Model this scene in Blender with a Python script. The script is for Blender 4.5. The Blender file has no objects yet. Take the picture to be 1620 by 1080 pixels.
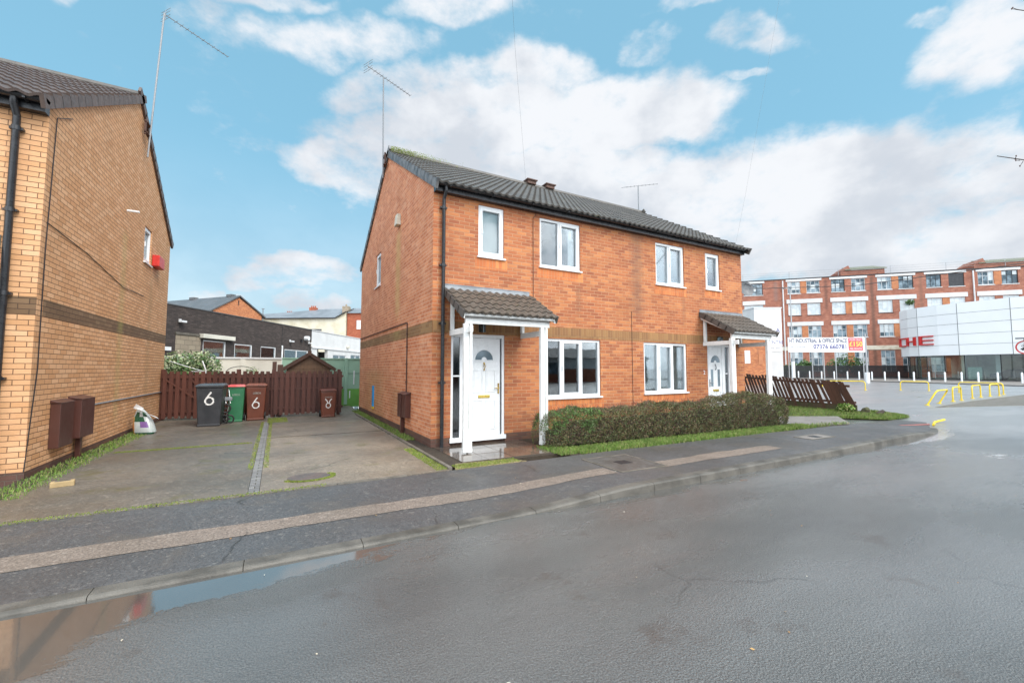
import bpy, math, random
from mathutils import Vector, Matrix, Euler
R=math.radians
random.seed(7)
scene=bpy.context.scene
col=scene.collection
# ------------------------------------------------------------------ helpers
def tag(o,label=None,cat=None,group=None,kind=None):
    if label: o['label']=label
    if cat: o['category']=cat
    if group: o['group']=group
    if kind: o['kind']=kind
    return o
def wm(o):
    m=o.matrix_basis.copy(); p=o.parent
    while p: m=p.matrix_basis@m; p=p.parent
    return m
def thing(name,loc,label,cat,group=None,rz=0):
    o=bpy.data.objects.new(name,None); col.objects.link(o)
    o.empty_display_size=.2
    o.location=loc; o.rotation_euler=(0,0,rz)
    o.matrix_basis=Matrix.Translation(Vector(loc))@Matrix.Rotation(rz,4,'Z')
    return tag(o,label,cat,group)
def copy_tree(o,parent=None):
    c=o.copy(); col.objects.link(c)
    if parent: c.parent=parent
    for ch in list(o.children): copy_tree(ch,c)
    return c
I4=Matrix.Identity(4)
def frame(o,s):      # wall frame: x along the wall, y inward, z up
    s=Vector((s[0],s[1],0)).normalized(); y=Vector((0,0,1)).cross(s)
    m=Matrix.Identity(4)
    for i in range(3): m[i][0]=s[i]; m[i][1]=y[i]; m[i][2]=(0,0,1)[i]; m[i][3]=o[i]
    return m
class MB:
    def __init__(s,M=None): s.v=[];s.f=[];s.m=[];s.M=M or I4;s.mi=0;s.uvs={}
    def face(s,pts,uv=None):
        n=len(s.v); s.v+= [Vector(p) for p in pts]; s.f.append(tuple(range(n,n+len(pts)))); s.m.append(s.mi)
        if uv: s.uvs[len(s.f)-1]=uv
    def vf(s,vs,fs):
        n=len(s.v); s.v+=[Vector(p) for p in vs]
        for f in fs: s.f.append(tuple(i+n for i in f)); s.m.append(s.mi)
    def box(s,x0,y0,z0,x1,y1,z1,T=None):
        if x0>x1:x0,x1=x1,x0
        if y0>y1:y0,y1=y1,y0
        if z0>z1:z0,z1=z1,z0
        v=[Vector(p) for p in ((x0,y0,z0),(x1,y0,z0),(x1,y1,z0),(x0,y1,z0),(x0,y0,z1),(x1,y0,z1),(x1,y1,z1),(x0,y1,z1))]
        if T: v=[T@p for p in v]
        s.vf(v,[(0,3,2,1),(4,5,6,7),(0,1,5,4),(1,2,6,5),(2,3,7,6),(3,0,4,7)])
        return s
    def frust(s,c0,w0,d0,c1,w1,d1):   # tapered box, c = centre of bottom / top
        v=[]
        for c,w,d in ((c0,w0,d0),(c1,w1,d1)):
            for a,b in ((-1,-1),(1,-1),(1,1),(-1,1)): v.append((c[0]+a*w/2,c[1]+b*d/2,c[2]))
        s.vf(v,[(0,3,2,1),(4,5,6,7),(0,1,5,4),(1,2,6,5),(2,3,7,6),(3,0,4,7)]); return s
    def beam(s,p,q,w,h,up=(0,0,1)):
        p=Vector(p);q=Vector(q);d=(q-p).normalized();u=Vector(up)
        if abs(d.dot(u))>.98: u=Vector((0,1,0))
        a=d.cross(u).normalized()*w/2; b=a.cross(d).normalized()*h/2
        v=[p-a-b,p+a-b,p+a+b,p-a+b,q-a-b,q+a-b,q+a+b,q-a+b]
        s.vf(v,[(0,1,2,3),(7,6,5,4),(0,4,5,1),(1,5,6,2),(2,6,7,3),(3,7,4,0)]); return s
    def tube(s,pts,r,n=8,cap=True):
        pts=[Vector(p) for p in pts]; rs=r if isinstance(r,(list,tuple)) else [r]*len(pts)
        prev=None; vs=[]
        for i,p in enumerate(pts):
            if i==0:d=pts[1]-p
            elif i==len(pts)-1:d=p-pts[-2]
            else:d=(pts[i+1]-p).normalized()+(p-pts[i-1]).normalized()
            d.normalize()
            if prev is None:
                u=Vector((0,0,1)) if abs(d.z)<.9 else Vector((1,0,0)); a=d.cross(u).normalized()
            else: a=(prev-d*prev.dot(d)).normalized()
            prev=a; b=d.cross(a)
            for k in range(n):
                t=2*math.pi*k/n; vs.append(p+(a*math.cos(t)+b*math.sin(t))*rs[i])
        fs=[]
        for i in range(len(pts)-1):
            for k in range(n):
                fs.append((i*n+k,i*n+(k+1)%n,(i+1)*n+(k+1)%n,(i+1)*n+k))
        if cap: fs.append(tuple(range(n-1,-1,-1))); fs.append(tuple((len(pts)-1)*n+k for k in range(n)))
        s.vf(vs,fs); return s
    def prism(s,poly,a,b,axis='y'):   # poly in (x,z) for y, (y,z) for x, (x,y) for z
        def P(p,t): return {'y':(p[0],t,p[1]),'x':(t,p[0],p[1]),'z':(p[0],p[1],t)}[axis]
        n=len(poly); v=[P(p,a) for p in poly]+[P(p,b) for p in poly]
        s.vf(v,[tuple(range(n)),tuple(range(2*n-1,n-1,-1))]+[(i,i+n,(i+1)%n+n,(i+1)%n) for i in range(n)]); return s
    def build(s,name,mat,parent=None,smooth=False,bevel=0,label=None,recalc=True):
        inv=I4
        if parent: inv=wm(parent).inverted()
        T=inv@s.M
        me=bpy.data.meshes.new(name)
        me.from_pydata([T@p for p in s.v],[],s.f)
        uvl=me.uv_layers.new(name='UVMap')
        data=[0.0]*(2*len(me.loops)); li=0
        for fi,f in enumerate(s.f):
            if fi in s.uvs:
                for q in s.uvs[fi]: data[2*li]=q[0];data[2*li+1]=q[1];li+=1
                continue
            p=[s.v[i] for i in f]
            n=Vector((0,0,0))
            for i in range(len(p)):
                n+=p[i].cross(p[(i+1)%len(p)])
            ax=max(range(3),key=lambda k:abs(n[k]))
            for q in p:
                if ax==2: data[2*li]=q.x;data[2*li+1]=q.y
                elif ax==1: data[2*li]=q.x;data[2*li+1]=q.z
                else: data[2*li]=q.y;data[2*li+1]=q.z
                li+=1
        uvl.data.foreach_set('uv',data)
        for m in (mat if isinstance(mat,list) else [mat]): me.materials.append(m)
        me.polygons.foreach_set('material_index',s.m)
        if recalc:
            import bmesh
            bm=bmesh.new(); bm.from_mesh(me)
            if len(s.f)<60000: bmesh.ops.remove_doubles(bm,verts=bm.verts,dist=1e-5) if smooth else None
            bmesh.ops.recalc_face_normals(bm,faces=bm.faces); bm.to_mesh(me); bm.free()
        if smooth: me.polygons.foreach_set('use_smooth',[True]*len(me.polygons))
        o=bpy.data.objects.new(name,me); col.objects.link(o)
        if parent: o.parent=parent
        if bevel:
            b=o.modifiers.new('bevel','BEVEL'); b.width=bevel; b.segments=2; b.limit_method='ANGLE'
        if smooth:
            try: me.set_sharp_from_angle(angle=R(40))
            except Exception: pass
        if label: o['label']=label
        return o
# ------------------------------------------------------------------ materials
def mat_new(name):
    m=bpy.data.materials.new(name); m.use_nodes=True; nt=m.node_tree; nt.nodes.clear()
    o=nt.nodes.new('ShaderNodeOutputMaterial'); b=nt.nodes.new('ShaderNodeBsdfPrincipled')
    nt.links.new(b.outputs[0],o.inputs[0]); return m,nt,b
def N(nt,t,**k):
    n=nt.nodes.new('ShaderNode'+t)
    for a,b in k.items():
        if a.startswith('_'): n.inputs[a[1:].replace('_',' ')].default_value=b
        else: setattr(n,a,b)
    return n
def L(nt,a,b): nt.links.new(a,b)
def c4(c): return (c[0],c[1],c[2],1)
def mix(nt,f,a,b,typ='MIX'):
    n=N(nt,'Mix',data_type='RGBA',blend_type=typ); n.clamp_factor=True
    for i,x in ((0,f),(6,a),(7,b)):
        if isinstance(x,(int,float)): n.inputs[i].default_value=x
        elif isinstance(x,tuple): n.inputs[i].default_value=c4(x)
        else: L(nt,x,n.inputs[i])
    return n.outputs[2]
def noise(nt,vec,scale,det=3,rough=.55):
    n=N(nt,'TexNoise'); n.inputs['Scale'].default_value=scale; n.inputs['Detail'].default_value=det; n.inputs['Roughness'].default_value=rough
    if vec is not None: L(nt,vec,n.inputs['Vector'])
    return n.outputs['Fac']
def ramp(nt,x,a,b,o0=0.,o1=1.):
    n=N(nt,'MapRange'); n.interpolation_type='SMOOTHSTEP'
    L(nt,x,n.inputs[0]); n.inputs[1].default_value=a;n.inputs[2].default_value=b;n.inputs[3].default_value=o0;n.inputs[4].default_value=o1
    return n.outputs[0]
def mth(nt,op,a,b=None,c=None):
    n=N(nt,'Math',operation=op)
    for i,x in enumerate((a,b,c)):
        if x is None: continue
        if isinstance(x,(int,float)): n.inputs[i].default_value=x
        else: L(nt,x,n.inputs[i])
    return n.outputs[0]
def bump(nt,b,h,dist,strength=1.):
    n=N(nt,'Bump'); n.inputs['Distance'].default_value=dist; n.inputs['Strength'].default_value=strength
    L(nt,h,n.inputs['Height']); L(nt,n.outputs[0],b.inputs['Normal']); return n
def objc(nt): return N(nt,'TexCoord').outputs['Object']
def posc(nt): return N(nt,'NewGeometry').outputs['Position']
def plain(name,c,rough=.5,metal=0,var=.12,vs=6,c2=None,bp=0,bs=60,spec=None,dirt=0):
    m,nt,b=mat_new(name); o=posc(nt)
    f=noise(nt,o,vs,5)
    c2=c2 or tuple(x*(1-2*var) for x in c)
    cc=mix(nt,ramp(nt,f,.35,.68),c,c2)
    if dirt:
        g=noise(nt,o,vs*2.7,6,.7); cc=mix(nt,ramp(nt,g,.55,.8,0,dirt),cc,(.09,.075,.05))
    L(nt,cc,b.inputs['Base Color']); b.inputs['Metallic'].default_value=metal
    L(nt,ramp(nt,noise(nt,o,vs*3,3),.3,.7,rough*.85,min(1,rough*1.15)),b.inputs['Roughness'])
    if spec is not None: b.inputs['Specular IOR Level'].default_value=spec
    if bp: bump(nt,b,noise(nt,o,bs,4),bp)
    return m
def brick(name,c1,c2,c3,mortar,bw=.225,rh=.075,ms=.006,rot=False,stain=None,rough=.75,bloom=None,bscale=1,bd=.006,patch=.35):
    m,nt,b=mat_new(name); uv=N(nt,'UVMap').outputs[0]
    if rot:
        mp=N(nt,'Mapping'); mp.inputs['Rotation'].default_value=(0,0,R(90)); L(nt,uv,mp.inputs[0]); uvb=mp.outputs[0]
    else: uvb=uv
    # small wobble so the joints are not ruled
    t=N(nt,'TexBrick'); t.offset=.5 if not rot else 0.
    t.inputs['Scale'].default_value=1; t.inputs['Brick Width'].default_value=bw; t.inputs['Row Height'].default_value=rh
    t.inputs['Mortar Size'].default_value=ms; t.inputs['Mortar Smooth'].default_value=.3; t.inputs['Bias'].default_value=-.1
    wob=N(nt,'TexNoise'); wob.inputs['Scale'].default_value=9; L(nt,uvb,wob.inputs['Vector'])
    va=N(nt,'VectorMath',operation='MULTIPLY_ADD'); L(nt,wob.outputs['Color'],va.inputs[0]); va.inputs[1].default_value=(.009,.006,0); L(nt,uvb,va.inputs[2])
    L(nt,va.outputs[0],t.inputs['Vector'])
    t.inputs['Color1'].default_value=c4(c1); t.inputs['Color2'].default_value=c4(c2); t.inputs['Mortar'].default_value=c4(mortar)
    base=t.outputs['Color']; mask=t.outputs['Fac']
    # per-brick third colour through a second brick with another tint sequence
    t2=N(nt,'TexBrick'); t2.offset=t.offset
    for k in ('Scale','Brick Width','Row Height','Mortar Size'): t2.inputs[k].default_value=t.inputs[k].default_value
    mp2=N(nt,'Mapping'); mp2.inputs['Location'].default_value=(bw*34,rh*58,0); L(nt,va.outputs[0],mp2.inputs[0]); L(nt,mp2.outputs[0],t2.inputs['Vector'])
    t2.inputs['Color1'].default_value=(0,0,0,1); t2.inputs['Color2'].default_value=(1,1,1,1); t2.inputs['Mortar'].default_value=(0,0,0,1)
    base=mix(nt,mth(nt,'MULTIPLY',ramp(nt,t2.outputs['Color'],.55,.95),.75),base,c3)
    base=mix(nt,mask,base,mortar)
    f=noise(nt,uv,1.1,5,.6)
    base=mix(nt,ramp(nt,f,.42,.72,0,patch),base,tuple(x*.62 for x in c1))
    f2=noise(nt,uv,60,4,.7)
    base=mix(nt,ramp(nt,f2,.45,.75,0,.28),base,tuple(x*.45 for x in c1))
    if bloom:
        f3=noise(nt,uv,2.3,6,.7); base=mix(nt,ramp(nt,f3,.48,.72,0,bloom[1]),base,bloom[0])
    if stain:   # list of (u centre, half width, v0 bottom, v1 top, colour, strength)
        sx=N(nt,'SeparateXYZ'); L(nt,uv,sx.inputs[0]); fn=noise(nt,uv,7,5,.7)
        for (u0,w,z0,z1,cc,st) in stain:
            d=mth(nt,'ABSOLUTE',mth(nt,'SUBTRACT',sx.outputs[0],u0)) 
            d=mth(nt,'ADD',d,mth(nt,'MULTIPLY',mth(nt,'SUBTRACT',fn,.5),w*1.6))
            k=ramp(nt,d,w,0.,0,1); k=mth(nt,'MULTIPLY',k,ramp(nt,sx.outputs[1],z1,z1-.3)) ; k=mth(nt,'MULTIPLY',k,ramp(nt,sx.outputs[1],z0,z0+.5))
            base=mix(nt,mth(nt,'MULTIPLY',k,st),base,cc)
    L(nt,base,b.inputs['Base Color']); b.inputs['Roughness'].default_value=rough; b.inputs['Specular IOR Level'].default_value=.35
    h=mth(nt,'SUBTRACT',mth(nt,'MULTIPLY',f2,.5),mask)
    bump(nt,b,h,bd)
    return m
M={}
MORT=(.36,.20,.12)
M['front']=brick('orange_brick',(.45,.15,.058),(.28,.085,.04),(.57,.23,.085),(.50,.28,.16),ms=.007,stain=[(7.5,7,-.8,.75,(.17,.085,.05),.4),(6.15,.12,2.5,3.6,(.2,.1,.06),.4),(5.1,.1,2.5,3.6,(.2,.1,.06),.3),(9.8,.12,2.5,3.6,(.2,.1,.06),.35),(3.6,.1,3.2,3.7,(.2,.1,.06),.35),(8.05,.35,2.6,5.2,(.16,.1,.07),.45)],bloom=((.60,.28,.12),.3))
M['gable']=brick('pink_orange_brick',(.58,.22,.10),(.46,.15,.065),(.68,.30,.15),(.68,.46,.33),bloom=((.72,.45,.30),.45),stain=[(10.7,.4,2.6,5.1,(.52,.42,.16),.45),(10.7,.9,0.,1.2,(.24,.17,.07),.35),(13.5,2.5,-.3,1.6,(.3,.24,.09),.35)])  # paler than the front: gable sheen put into the colour, with weathered bloom
M['brownband']=brick('brown_brick_band',(.30,.15,.06),(.22,.11,.05),(.36,.2,.08),(.34,.2,.1),rot=True)
M['brownband2']=brick('brown_stretcher_band',(.26,.14,.06),(.2,.11,.05),(.33,.2,.09),(.3,.2,.11),stain=[(10.7,.5,2,3,(.3,.26,.09),.5)])
M['soldier']=brick('orange_soldier_brick',(.60,.19,.06),(.45,.13,.045),(.68,.27,.09),(.5,.24,.12),rot=True)
M['plinth']=brick('dark_plinth_brick',(.12,.06,.045),(.09,.05,.04),(.16,.08,.05),(.12,.09,.07))
M['cream']=brick('buff_brick',(.66,.37,.19),(.56,.29,.13),(.72,.44,.25),(.16,.085,.045),ms=.005,stain=[(12.,.28,.2,4.6,(.42,.34,.13),.4),(14.3,.3,.2,4.,(.35,.22,.1),.4)],patch=.2,bloom=((.75,.42,.24),.3))
M['creamband']=brick('brown_band_buff',(.20,.12,.065),(.16,.095,.05),(.25,.16,.09),(.08,.05,.035),ms=.005,stain=[(12.,.3,2,3,(.3,.28,.09),.6)])
M['blackbrick']=brick('black_brick',(.075,.058,.052),(.05,.04,.037),(.11,.085,.075),(.035,.03,.028))
M['factory']=brick('factory_red_brick',(.36,.135,.085),(.26,.095,.065),(.44,.19,.12),(.33,.2,.15),bw=.45,rh=.15,ms=.012,patch=.6,
    stain=[(3.05,.45,12,18,(.06,.04,.035),.5),(10.,.5,1,18,(.10,.06,.045),.7),(17,.45,1,18,(.18,.1,.07),.5),(-5,.6,14,18,(.22,.15,.13),.6)])
M['infill']=plain('orange_infill',(.48,.19,.085),.8,vs=1.5)
M['redbrick']=brick('far_red_brick',(.38,.10,.05),(.3,.08,.04),(.45,.15,.07),(.3,.14,.09),bw=.3,rh=.1)
M['blockwork']=brick('grey_blockwork',(.33,.27,.20),(.28,.23,.17),(.36,.3,.22),(.2,.17,.13),bw=.44,rh=.215,ms=.01)
M['pvc']=plain('white_pvc',(.78,.80,.81),.3,var=.04,vs=3,dirt=.10)
M['whitewood']=plain('white_painted_timber',(.80,.81,.79),.45,var=.05,vs=9,dirt=.25,bp=.001)
M['blackpvc']=plain('black_pvc',(.022,.024,.028),.3,var=.2,vs=8)
M['tile']=None
def tilemat(name,c,c2,moss=.0):
    m,nt,b=mat_new(name); o=posc(nt)
    uv=N(nt,'UVMap').outputs[0]
    t=N(nt,'TexBrick'); t.offset=.0
    L(nt,uv,t.inputs['Vector'])
    for k,v in (('Scale',1),('Brick Width',.33),('Row Height',.3),('Mortar Size',0.)): t.inputs[k].default_value=v
    t.inputs['Color1'].default_value=c4(c); t.inputs['Color2'].default_value=c4(c2)
    cc=mix(nt,ramp(nt,noise(nt,o,5,6,.7),.4,.75,0,.6),t.outputs[0],tuple(x*1.9+.01 for x in c))
    cc=mix(nt,ramp(nt,noise(nt,o,40,4,.7),.5,.8,0,.5),cc,(.14,.125,.095))
    if moss: cc=mix(nt,ramp(nt,noise(nt,o,7,6,.7),.58,.7,0,moss),cc,(.16,.15,.03))
    L(nt,cc,b.inputs['Base Color']); b.inputs['Roughness'].default_value=.5
    bump(nt,b,noise(nt,o,120,3),.003); return m
M['tile']=tilemat('grey_concrete_tile',(.068,.063,.058),(.095,.085,.074),.3)
M['porchtile']=tilemat('brown_grey_tile',(.075,.062,.05),(.10,.08,.062),.2)
M['browntile']=tilemat('brown_tile',(.07,.05,.045),(.09,.065,.055))
M['vergetile']=plain('weathered_verge_tile',(.18,.18,.18),.5,vs=5,c2=(.07,.072,.076),dirt=.2)
M['vergebrown']=plain('brown_verge_tile',(.12,.085,.07),.5,vs=5,c2=(.08,.058,.05))
M['slate']=plain('pale_slate',(.20,.22,.24),.4,vs=.4,c2=(.14,.155,.17),bp=.01,bs=4)
M['darkslate']=plain('dark_slate',(.10,.105,.11),.5,vs=.6,bp=.02,bs=3)
M['lead']=plain('lead_flashing',(.24,.26,.28),.45,metal=.2,vs=5,c2=(.16,.175,.19))
M['brownpaint']=plain('brown_meter_box',(.085,.034,.026),.35,vs=1.2,var=.08)
M['wood']=None
def woodmat(name,c,c2,pale=None,ps=.0):
    m,nt,b=mat_new(name); o=objc(nt)
    mp=N(nt,'Mapping'); mp.inputs['Scale'].default_value=(14,14,1.2); L(nt,o,mp.inputs[0])
    f=noise(nt,mp.outputs[0],2.2,6,.7)
    cc=mix(nt,ramp(nt,f,.35,.68),c,c2)
    inf=N(nt,'NewGeometry').outputs['Random Per Island']
    cc=mix(nt,mth(nt,'MULTIPLY',inf,.5),cc,tuple(x*1.6+.005 for x in c))
    if ps: cc=mix(nt,ramp(nt,noise(nt,o,9,5,.75),.6,.7,0,ps),cc,pale)
    L(nt,cc,b.inputs['Base Color']); b.inputs['Roughness'].default_value=.55
    bump(nt,b,f,.004); return m
M['wood']=woodmat('brown_red_fence',(.085,.027,.017),(.042,.016,.012),(.3,.25,.2),.12)
M['oldwood']=woodmat('dark_brown_fence',(.075,.032,.018),(.03,.016,.011),(.2,.13,.08),.3)
M['shed']=woodmat('shed_timber',(.17,.10,.055),(.09,.055,.032))
M['blackbin']=plain('black_bin_plastic',(.022,.024,.028),.42,vs=4,bp=.001,bs=30,c2=(.04,.042,.047))
M['greenbin']=plain('green_bin_plastic',(.02,.13,.055),.4,vs=4,c2=(.03,.17,.075))
M['brownbin']=plain('brown_bin_plastic',(.15,.04,.018),.4,vs=4)
M['redlid']=plain('red_lid_plastic',(.6,.05,.045),.4,vs=4,c2=(.62,.2,.18))
M['brownlid']=plain('brown_lid_plastic',(.26,.085,.045),.3,vs=4)
M['greylid']=plain('grey_lid_plastic',(.09,.10,.11),.25,vs=4)
M['whitepaint']=plain('white_brush_paint',(.78,.78,.76),.6,var=.1,vs=30)
M['palemark']=plain('pale_printed_mark',(.4,.42,.38),.6)
M['rubber']=plain('black_rubber',(.02,.02,.02),.7)
M['steel']=plain('galvanised_steel',(.42,.43,.44),.4,metal=.6,vs=20)
M['rust']=plain('rusty_bracket',(.10,.05,.035),.7)
M['yellow']=plain('yellow_paint',(.85,.62,.02),.4,var=.1,vs=5,dirt=.15)
M['redfade']=plain('faded_red',(.30,.07,.06),.6)
M['red']=plain('red_paint',(.55,.02,.02),.35)
M['redplastic']=plain('red_alarm_plastic',(.62,.03,.02),.4)
M['brass']=plain('brass',(.55,.38,.12),.25,metal=.9)
M['gold']=plain('gold_letter_plate',(.65,.48,.12),.3,metal=.7)
M['whitewall']=plain('white_render',(.66,.665,.66),.6,var=.05,vs=1.2,dirt=.08)
M['creamwall']=plain('cream_garden_wall',(.70,.67,.58),.7,vs=1.2,var=.08)
M['creamrender']=plain('peeling_cream_render',(.66,.62,.50),.8,vs=.6,c2=(.55,.5,.36),dirt=.35)
M['green1']=plain('pale_green_paint',(.30,.48,.36),.5,vs=1.5,c2=(.26,.42,.31))
M['green2']=plain('bright_green_paint',(.16,.42,.08),.5,vs=1.5)
M['blackmetal']=plain('black_railing',(.02,.021,.024),.5)
M['darkgap']=plain('dark_joint',(.02,.02,.022),.7)
M['grey_pipe']=plain('grey_pole',(.20,.215,.23),.45,metal=.0,c2=(.2,.215,.23))
M['clad']=plain('silver_cladding',(.80,.825,.84),.35,metal=.0,var=.03,vs=.2)
M['blind']=plain('white_roller_blind',(.72,.73,.72),.8,var=.03)
M['curtain']=plain('cream_net_curtain',(.66,.70,.66),.85,vs=5,c2=(.5,.56,.52))
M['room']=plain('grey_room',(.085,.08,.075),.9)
M['banner']=plain('white_banner',(.80,.80,.80),.5,var=.05,vs=.8)
M['bluetext']=plain('blue_lettering',(.05,.05,.22),.5)
M['greytext']=plain('grey_lettering',(.13,.14,.2),.5)
M['pinkpanel']=plain('pink_panel',(.70,.10,.12),.5)
M['yellowtext']=plain('yellow_lettering',(.85,.60,.1),.5)
M['paleband']=plain('peeling_white_paint_band',(.62,.58,.48),.7,vs=.8,c2=(.45,.36,.25),dirt=.5)
M['whitelintel']=plain('white_painted_lintel',(.62,.63,.63),.6,var=.06,vs=.8,dirt=.12)
M['whitewash']=plain('whitewashed_glass',(.62,.67,.68),.5,vs=1.1,c2=(.45,.52,.55))
M['bluetape']=plain('blue_tape',(.02,.35,.80),.5)
M['stone']=plain('pale_concrete_kerb',(.125,.115,.098),.55,dirt=.5,vs=3,c2=(.06,.055,.046),bp=.004,bs=70)
M['conc']=plain('concrete_edging',(.17,.15,.125),.55,vs=4,c2=(.10,.09,.07),bp=.004,bs=60)
M['soil']=plain('dark_soil',(.045,.032,.02),.9,vs=6,bp=.02,bs=25)
M['bark']=plain('bark',(.06,.045,.035),.9,vs=10,bp=.01,bs=40)
M['twig']=plain('hedge_twigs',(.11,.055,.045),.8,vs=10)
def glass(name,tint,refl,rough=.02):
    m=bpy.data.materials.new(name); m.use_nodes=True; nt=m.node_tree; nt.nodes.clear()
    o=N(nt,'OutputMaterial'); t=N(nt,'BsdfTransparent'); t.inputs[0].default_value=c4(tint)
    g=N(nt,'BsdfGlossy'); g.inputs[0].default_value=(.92,.96,1,1); g.inputs['Roughness'].default_value=rough
    lw=N(nt,'LayerWeight'); lw.inputs[0].default_value=.35
    k=mth(nt,'ADD',mth(nt,'MULTIPLY',lw.outputs['Fresnel'],.8),refl)
    bn=N(nt,'Bump'); bn.inputs['Distance'].default_value=.0006; L(nt,noise(nt,posc(nt),2.5,2),bn.inputs['Height']); L(nt,bn.outputs[0],g.inputs['Normal'])
    mx=N(nt,'MixShader'); L(nt,k,mx.inputs[0]); L(nt,t.outputs[0],mx.inputs[1]); L(nt,g.outputs[0],mx.inputs[2]); L(nt,mx.outputs[0],o.inputs[0])
    return m
M['glass']=glass('window_glass',(.82,.86,.86),.04)
M['glassdark']=glass('door_glass',(.35,.4,.4),.05,.08)
M['showglass']=glass('showroom_glass',(.62,.75,.72),.10)
def fglass():
    m,nt,b=mat_new('factory_glass'); o=posc(nt)
    f=noise(nt,o,.9,3); cc=mix(nt,ramp(nt,f,.4,.62),(.05,.08,.10),(.24,.32,.37))
    L(nt,cc,b.inputs['Base Color']); b.inputs['Roughness'].default_value=.12; return m
M['fglass']=fglass()
# leaves, colour by island
def leafmat(name,cols,rough=.5,trans=.0):
    m,nt,b=mat_new(name); r=N(nt,'NewGeometry').outputs['Random Per Island']
    cr=N(nt,'ValToRGB'); L(nt,r,cr.inputs[0]); cr.color_ramp.interpolation='CONSTANT'
    e=cr.color_ramp.elements; e[0].position=0;e[0].color=c4(cols[0]); e[1].position=1/len(cols);e[1].color=c4(cols[1])
    for i,c in enumerate(cols[2:],2):
        q=e.new(i/len(cols)); q.color=c4(c)
    cc=mix(nt,ramp(nt,noise(nt,posc(nt),2.2,4),.4,.65,0,.5),cr.outputs[0],tuple(x*.6 for x in cols[0]))
    L(nt,cc,b.inputs['Base Color']); b.inputs['Roughness'].default_value=rough
    return m
M['hedge']=leafmat('hedge_leaves',[(.065,.11,.03),(.11,.135,.035),(.20,.165,.06),(.08,.09,.04),(.23,.14,.08),(.08,.12,.03),(.17,.10,.065)])
M['hedgegreen']=leafmat('fresh_hedge_leaves',[(.07,.17,.03),(.11,.22,.04),(.04,.09,.02),(.1,.15,.04)])
M['grass']=leafmat('grass_blades',[(.12,.23,.03),(.17,.28,.04),(.08,.16,.02),(.24,.29,.07),(.14,.2,.04),(.28,.26,.11)],.6)
M['moss']=leafmat('yellow_moss',[(.22,.26,.04),(.16,.24,.03),(.28,.27,.07),(.12,.2,.03)],.8)
M['varieg']=leafmat('variegated_leaves',[(.12,.22,.09),(.5,.54,.32),(.26,.38,.15),(.07,.13,.05),(.58,.6,.4),(.2,.33,.12),(.4,.45,.25)],.4)
M['treeleaf']=leafmat('bush_leaves',[(.05,.12,.025),(.08,.16,.04),(.04,.08,.02),(.1,.18,.05)])
# ---- ground materials
def warp_(nt,vec,sc,amt):
    n=N(nt,'TexNoise'); n.inputs['Scale'].default_value=sc; n.inputs['Detail'].default_value=4; L(nt,vec,n.inputs['Vector'])
    a=N(nt,'VectorMath',operation='MULTIPLY_ADD'); L(nt,n.outputs['Color'],a.inputs[0]); a.inputs[1].default_value=(amt,)*3; L(nt,vec,a.inputs[2]); return a.outputs[0]
def tarmac(name,c,c2,wet,agg=110,fleck=(.2,.19,.17),bd=.004,moss=0,ra=.3,rb=.55,fl=.5,patches=None):
    m,nt,b=mat_new(name); o=posc(nt)
    a=noise(nt,o,agg,3,.75)
    big=noise(nt,o,.55,5,.6)
    cc=mix(nt,ramp(nt,big,.35,.65),c,c2)
    cc=mix(nt,ramp(nt,a,.42,.62,0,.75),cc,tuple(x*.4 for x in c))
    md=noise(nt,o,agg*.22,5,.75); cc=mix(nt,ramp(nt,md,.48,.66,0,.55),cc,tuple(x*.5 for x in c)); cc=mix(nt,ramp(nt,noise(nt,o,agg*.3,4,.8),.56,.68,0,.5),cc,fleck)
    cw=warp_(nt,o,1.6,.5); ck=N(nt,'TexVoronoi',feature='DISTANCE_TO_EDGE'); ck.inputs['Scale'].default_value=.45; L(nt,cw,ck.inputs['Vector'])
    cc=mix(nt,mth(nt,'MULTIPLY',mth(nt,'MULTIPLY',ramp(nt,ck.outputs['Distance'],.007,.002),ramp(nt,noise(nt,o,.8,3),.5,.58)),.7),cc,(.02,.018,.015))
    v=N(nt,'TexVoronoi'); v.inputs['Scale'].default_value=agg*.55; L(nt,o,v.inputs['Vector'])
    cc=mix(nt,mth(nt,'MULTIPLY',ramp(nt,v.outputs['Distance'],.32,.12),mth(nt,'MULTIPLY',ramp(nt,noise(nt,o,agg*.37,2),.5,.6),fl)),cc,fleck)
    if moss:
        k=ramp(nt,noise(nt,o,1.6,6,.65),.55,.68,0,moss); cc=mix(nt,k,cc,(.10,.095,.03))
    if patches:
        k=ramp(nt,noise(nt,o,1.1,6,.7),.5,.64,0,patches[1]); cc=mix(nt,k,cc,patches[0])
    L(nt,cc,b.inputs['Base Color'])
    L(nt,ramp(nt,noise(nt,o,1.3,4),.35,.7,ra,rb),b.inputs['Roughness'])
    b.inputs['Specular IOR Level'].default_value=wet
    bump(nt,b,a,bd); return m
M['pave']=tarmac('damp_pavement_tarmac',(.10,.098,.098),(.07,.069,.069),.5,agg=52,fleck=(.24,.225,.2),ra=.4,rb=.6,patches=((.12,.10,.08),.35))
M['stripe']=tarmac('brown_gravel_strip',(.25,.20,.165),(.19,.155,.125),.35,agg=48,fleck=(.4,.34,.29),ra=.5,rb=.7)
M['drive']=tarmac('aggregate_driveway',(.18,.155,.125),(.10,.088,.07),.5,agg=34,fleck=(.36,.31,.25),moss=.55,bd=.006,ra=.35,rb=.6,patches=((.22,.18,.14),.35))
M['driveR']=tarmac('pale_aggregate_driveway',(.28,.23,.175),(.15,.125,.098),.45,agg=34,fleck=(.42,.35,.27),moss=.55,bd=.006,ra=.35,rb=.6)
M['slab']=plain('wet_brown_slab',(.07,.055,.045),.10,vs=1.5,c2=(.14,.11,.085),bp=.0008,bs=5)
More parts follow.
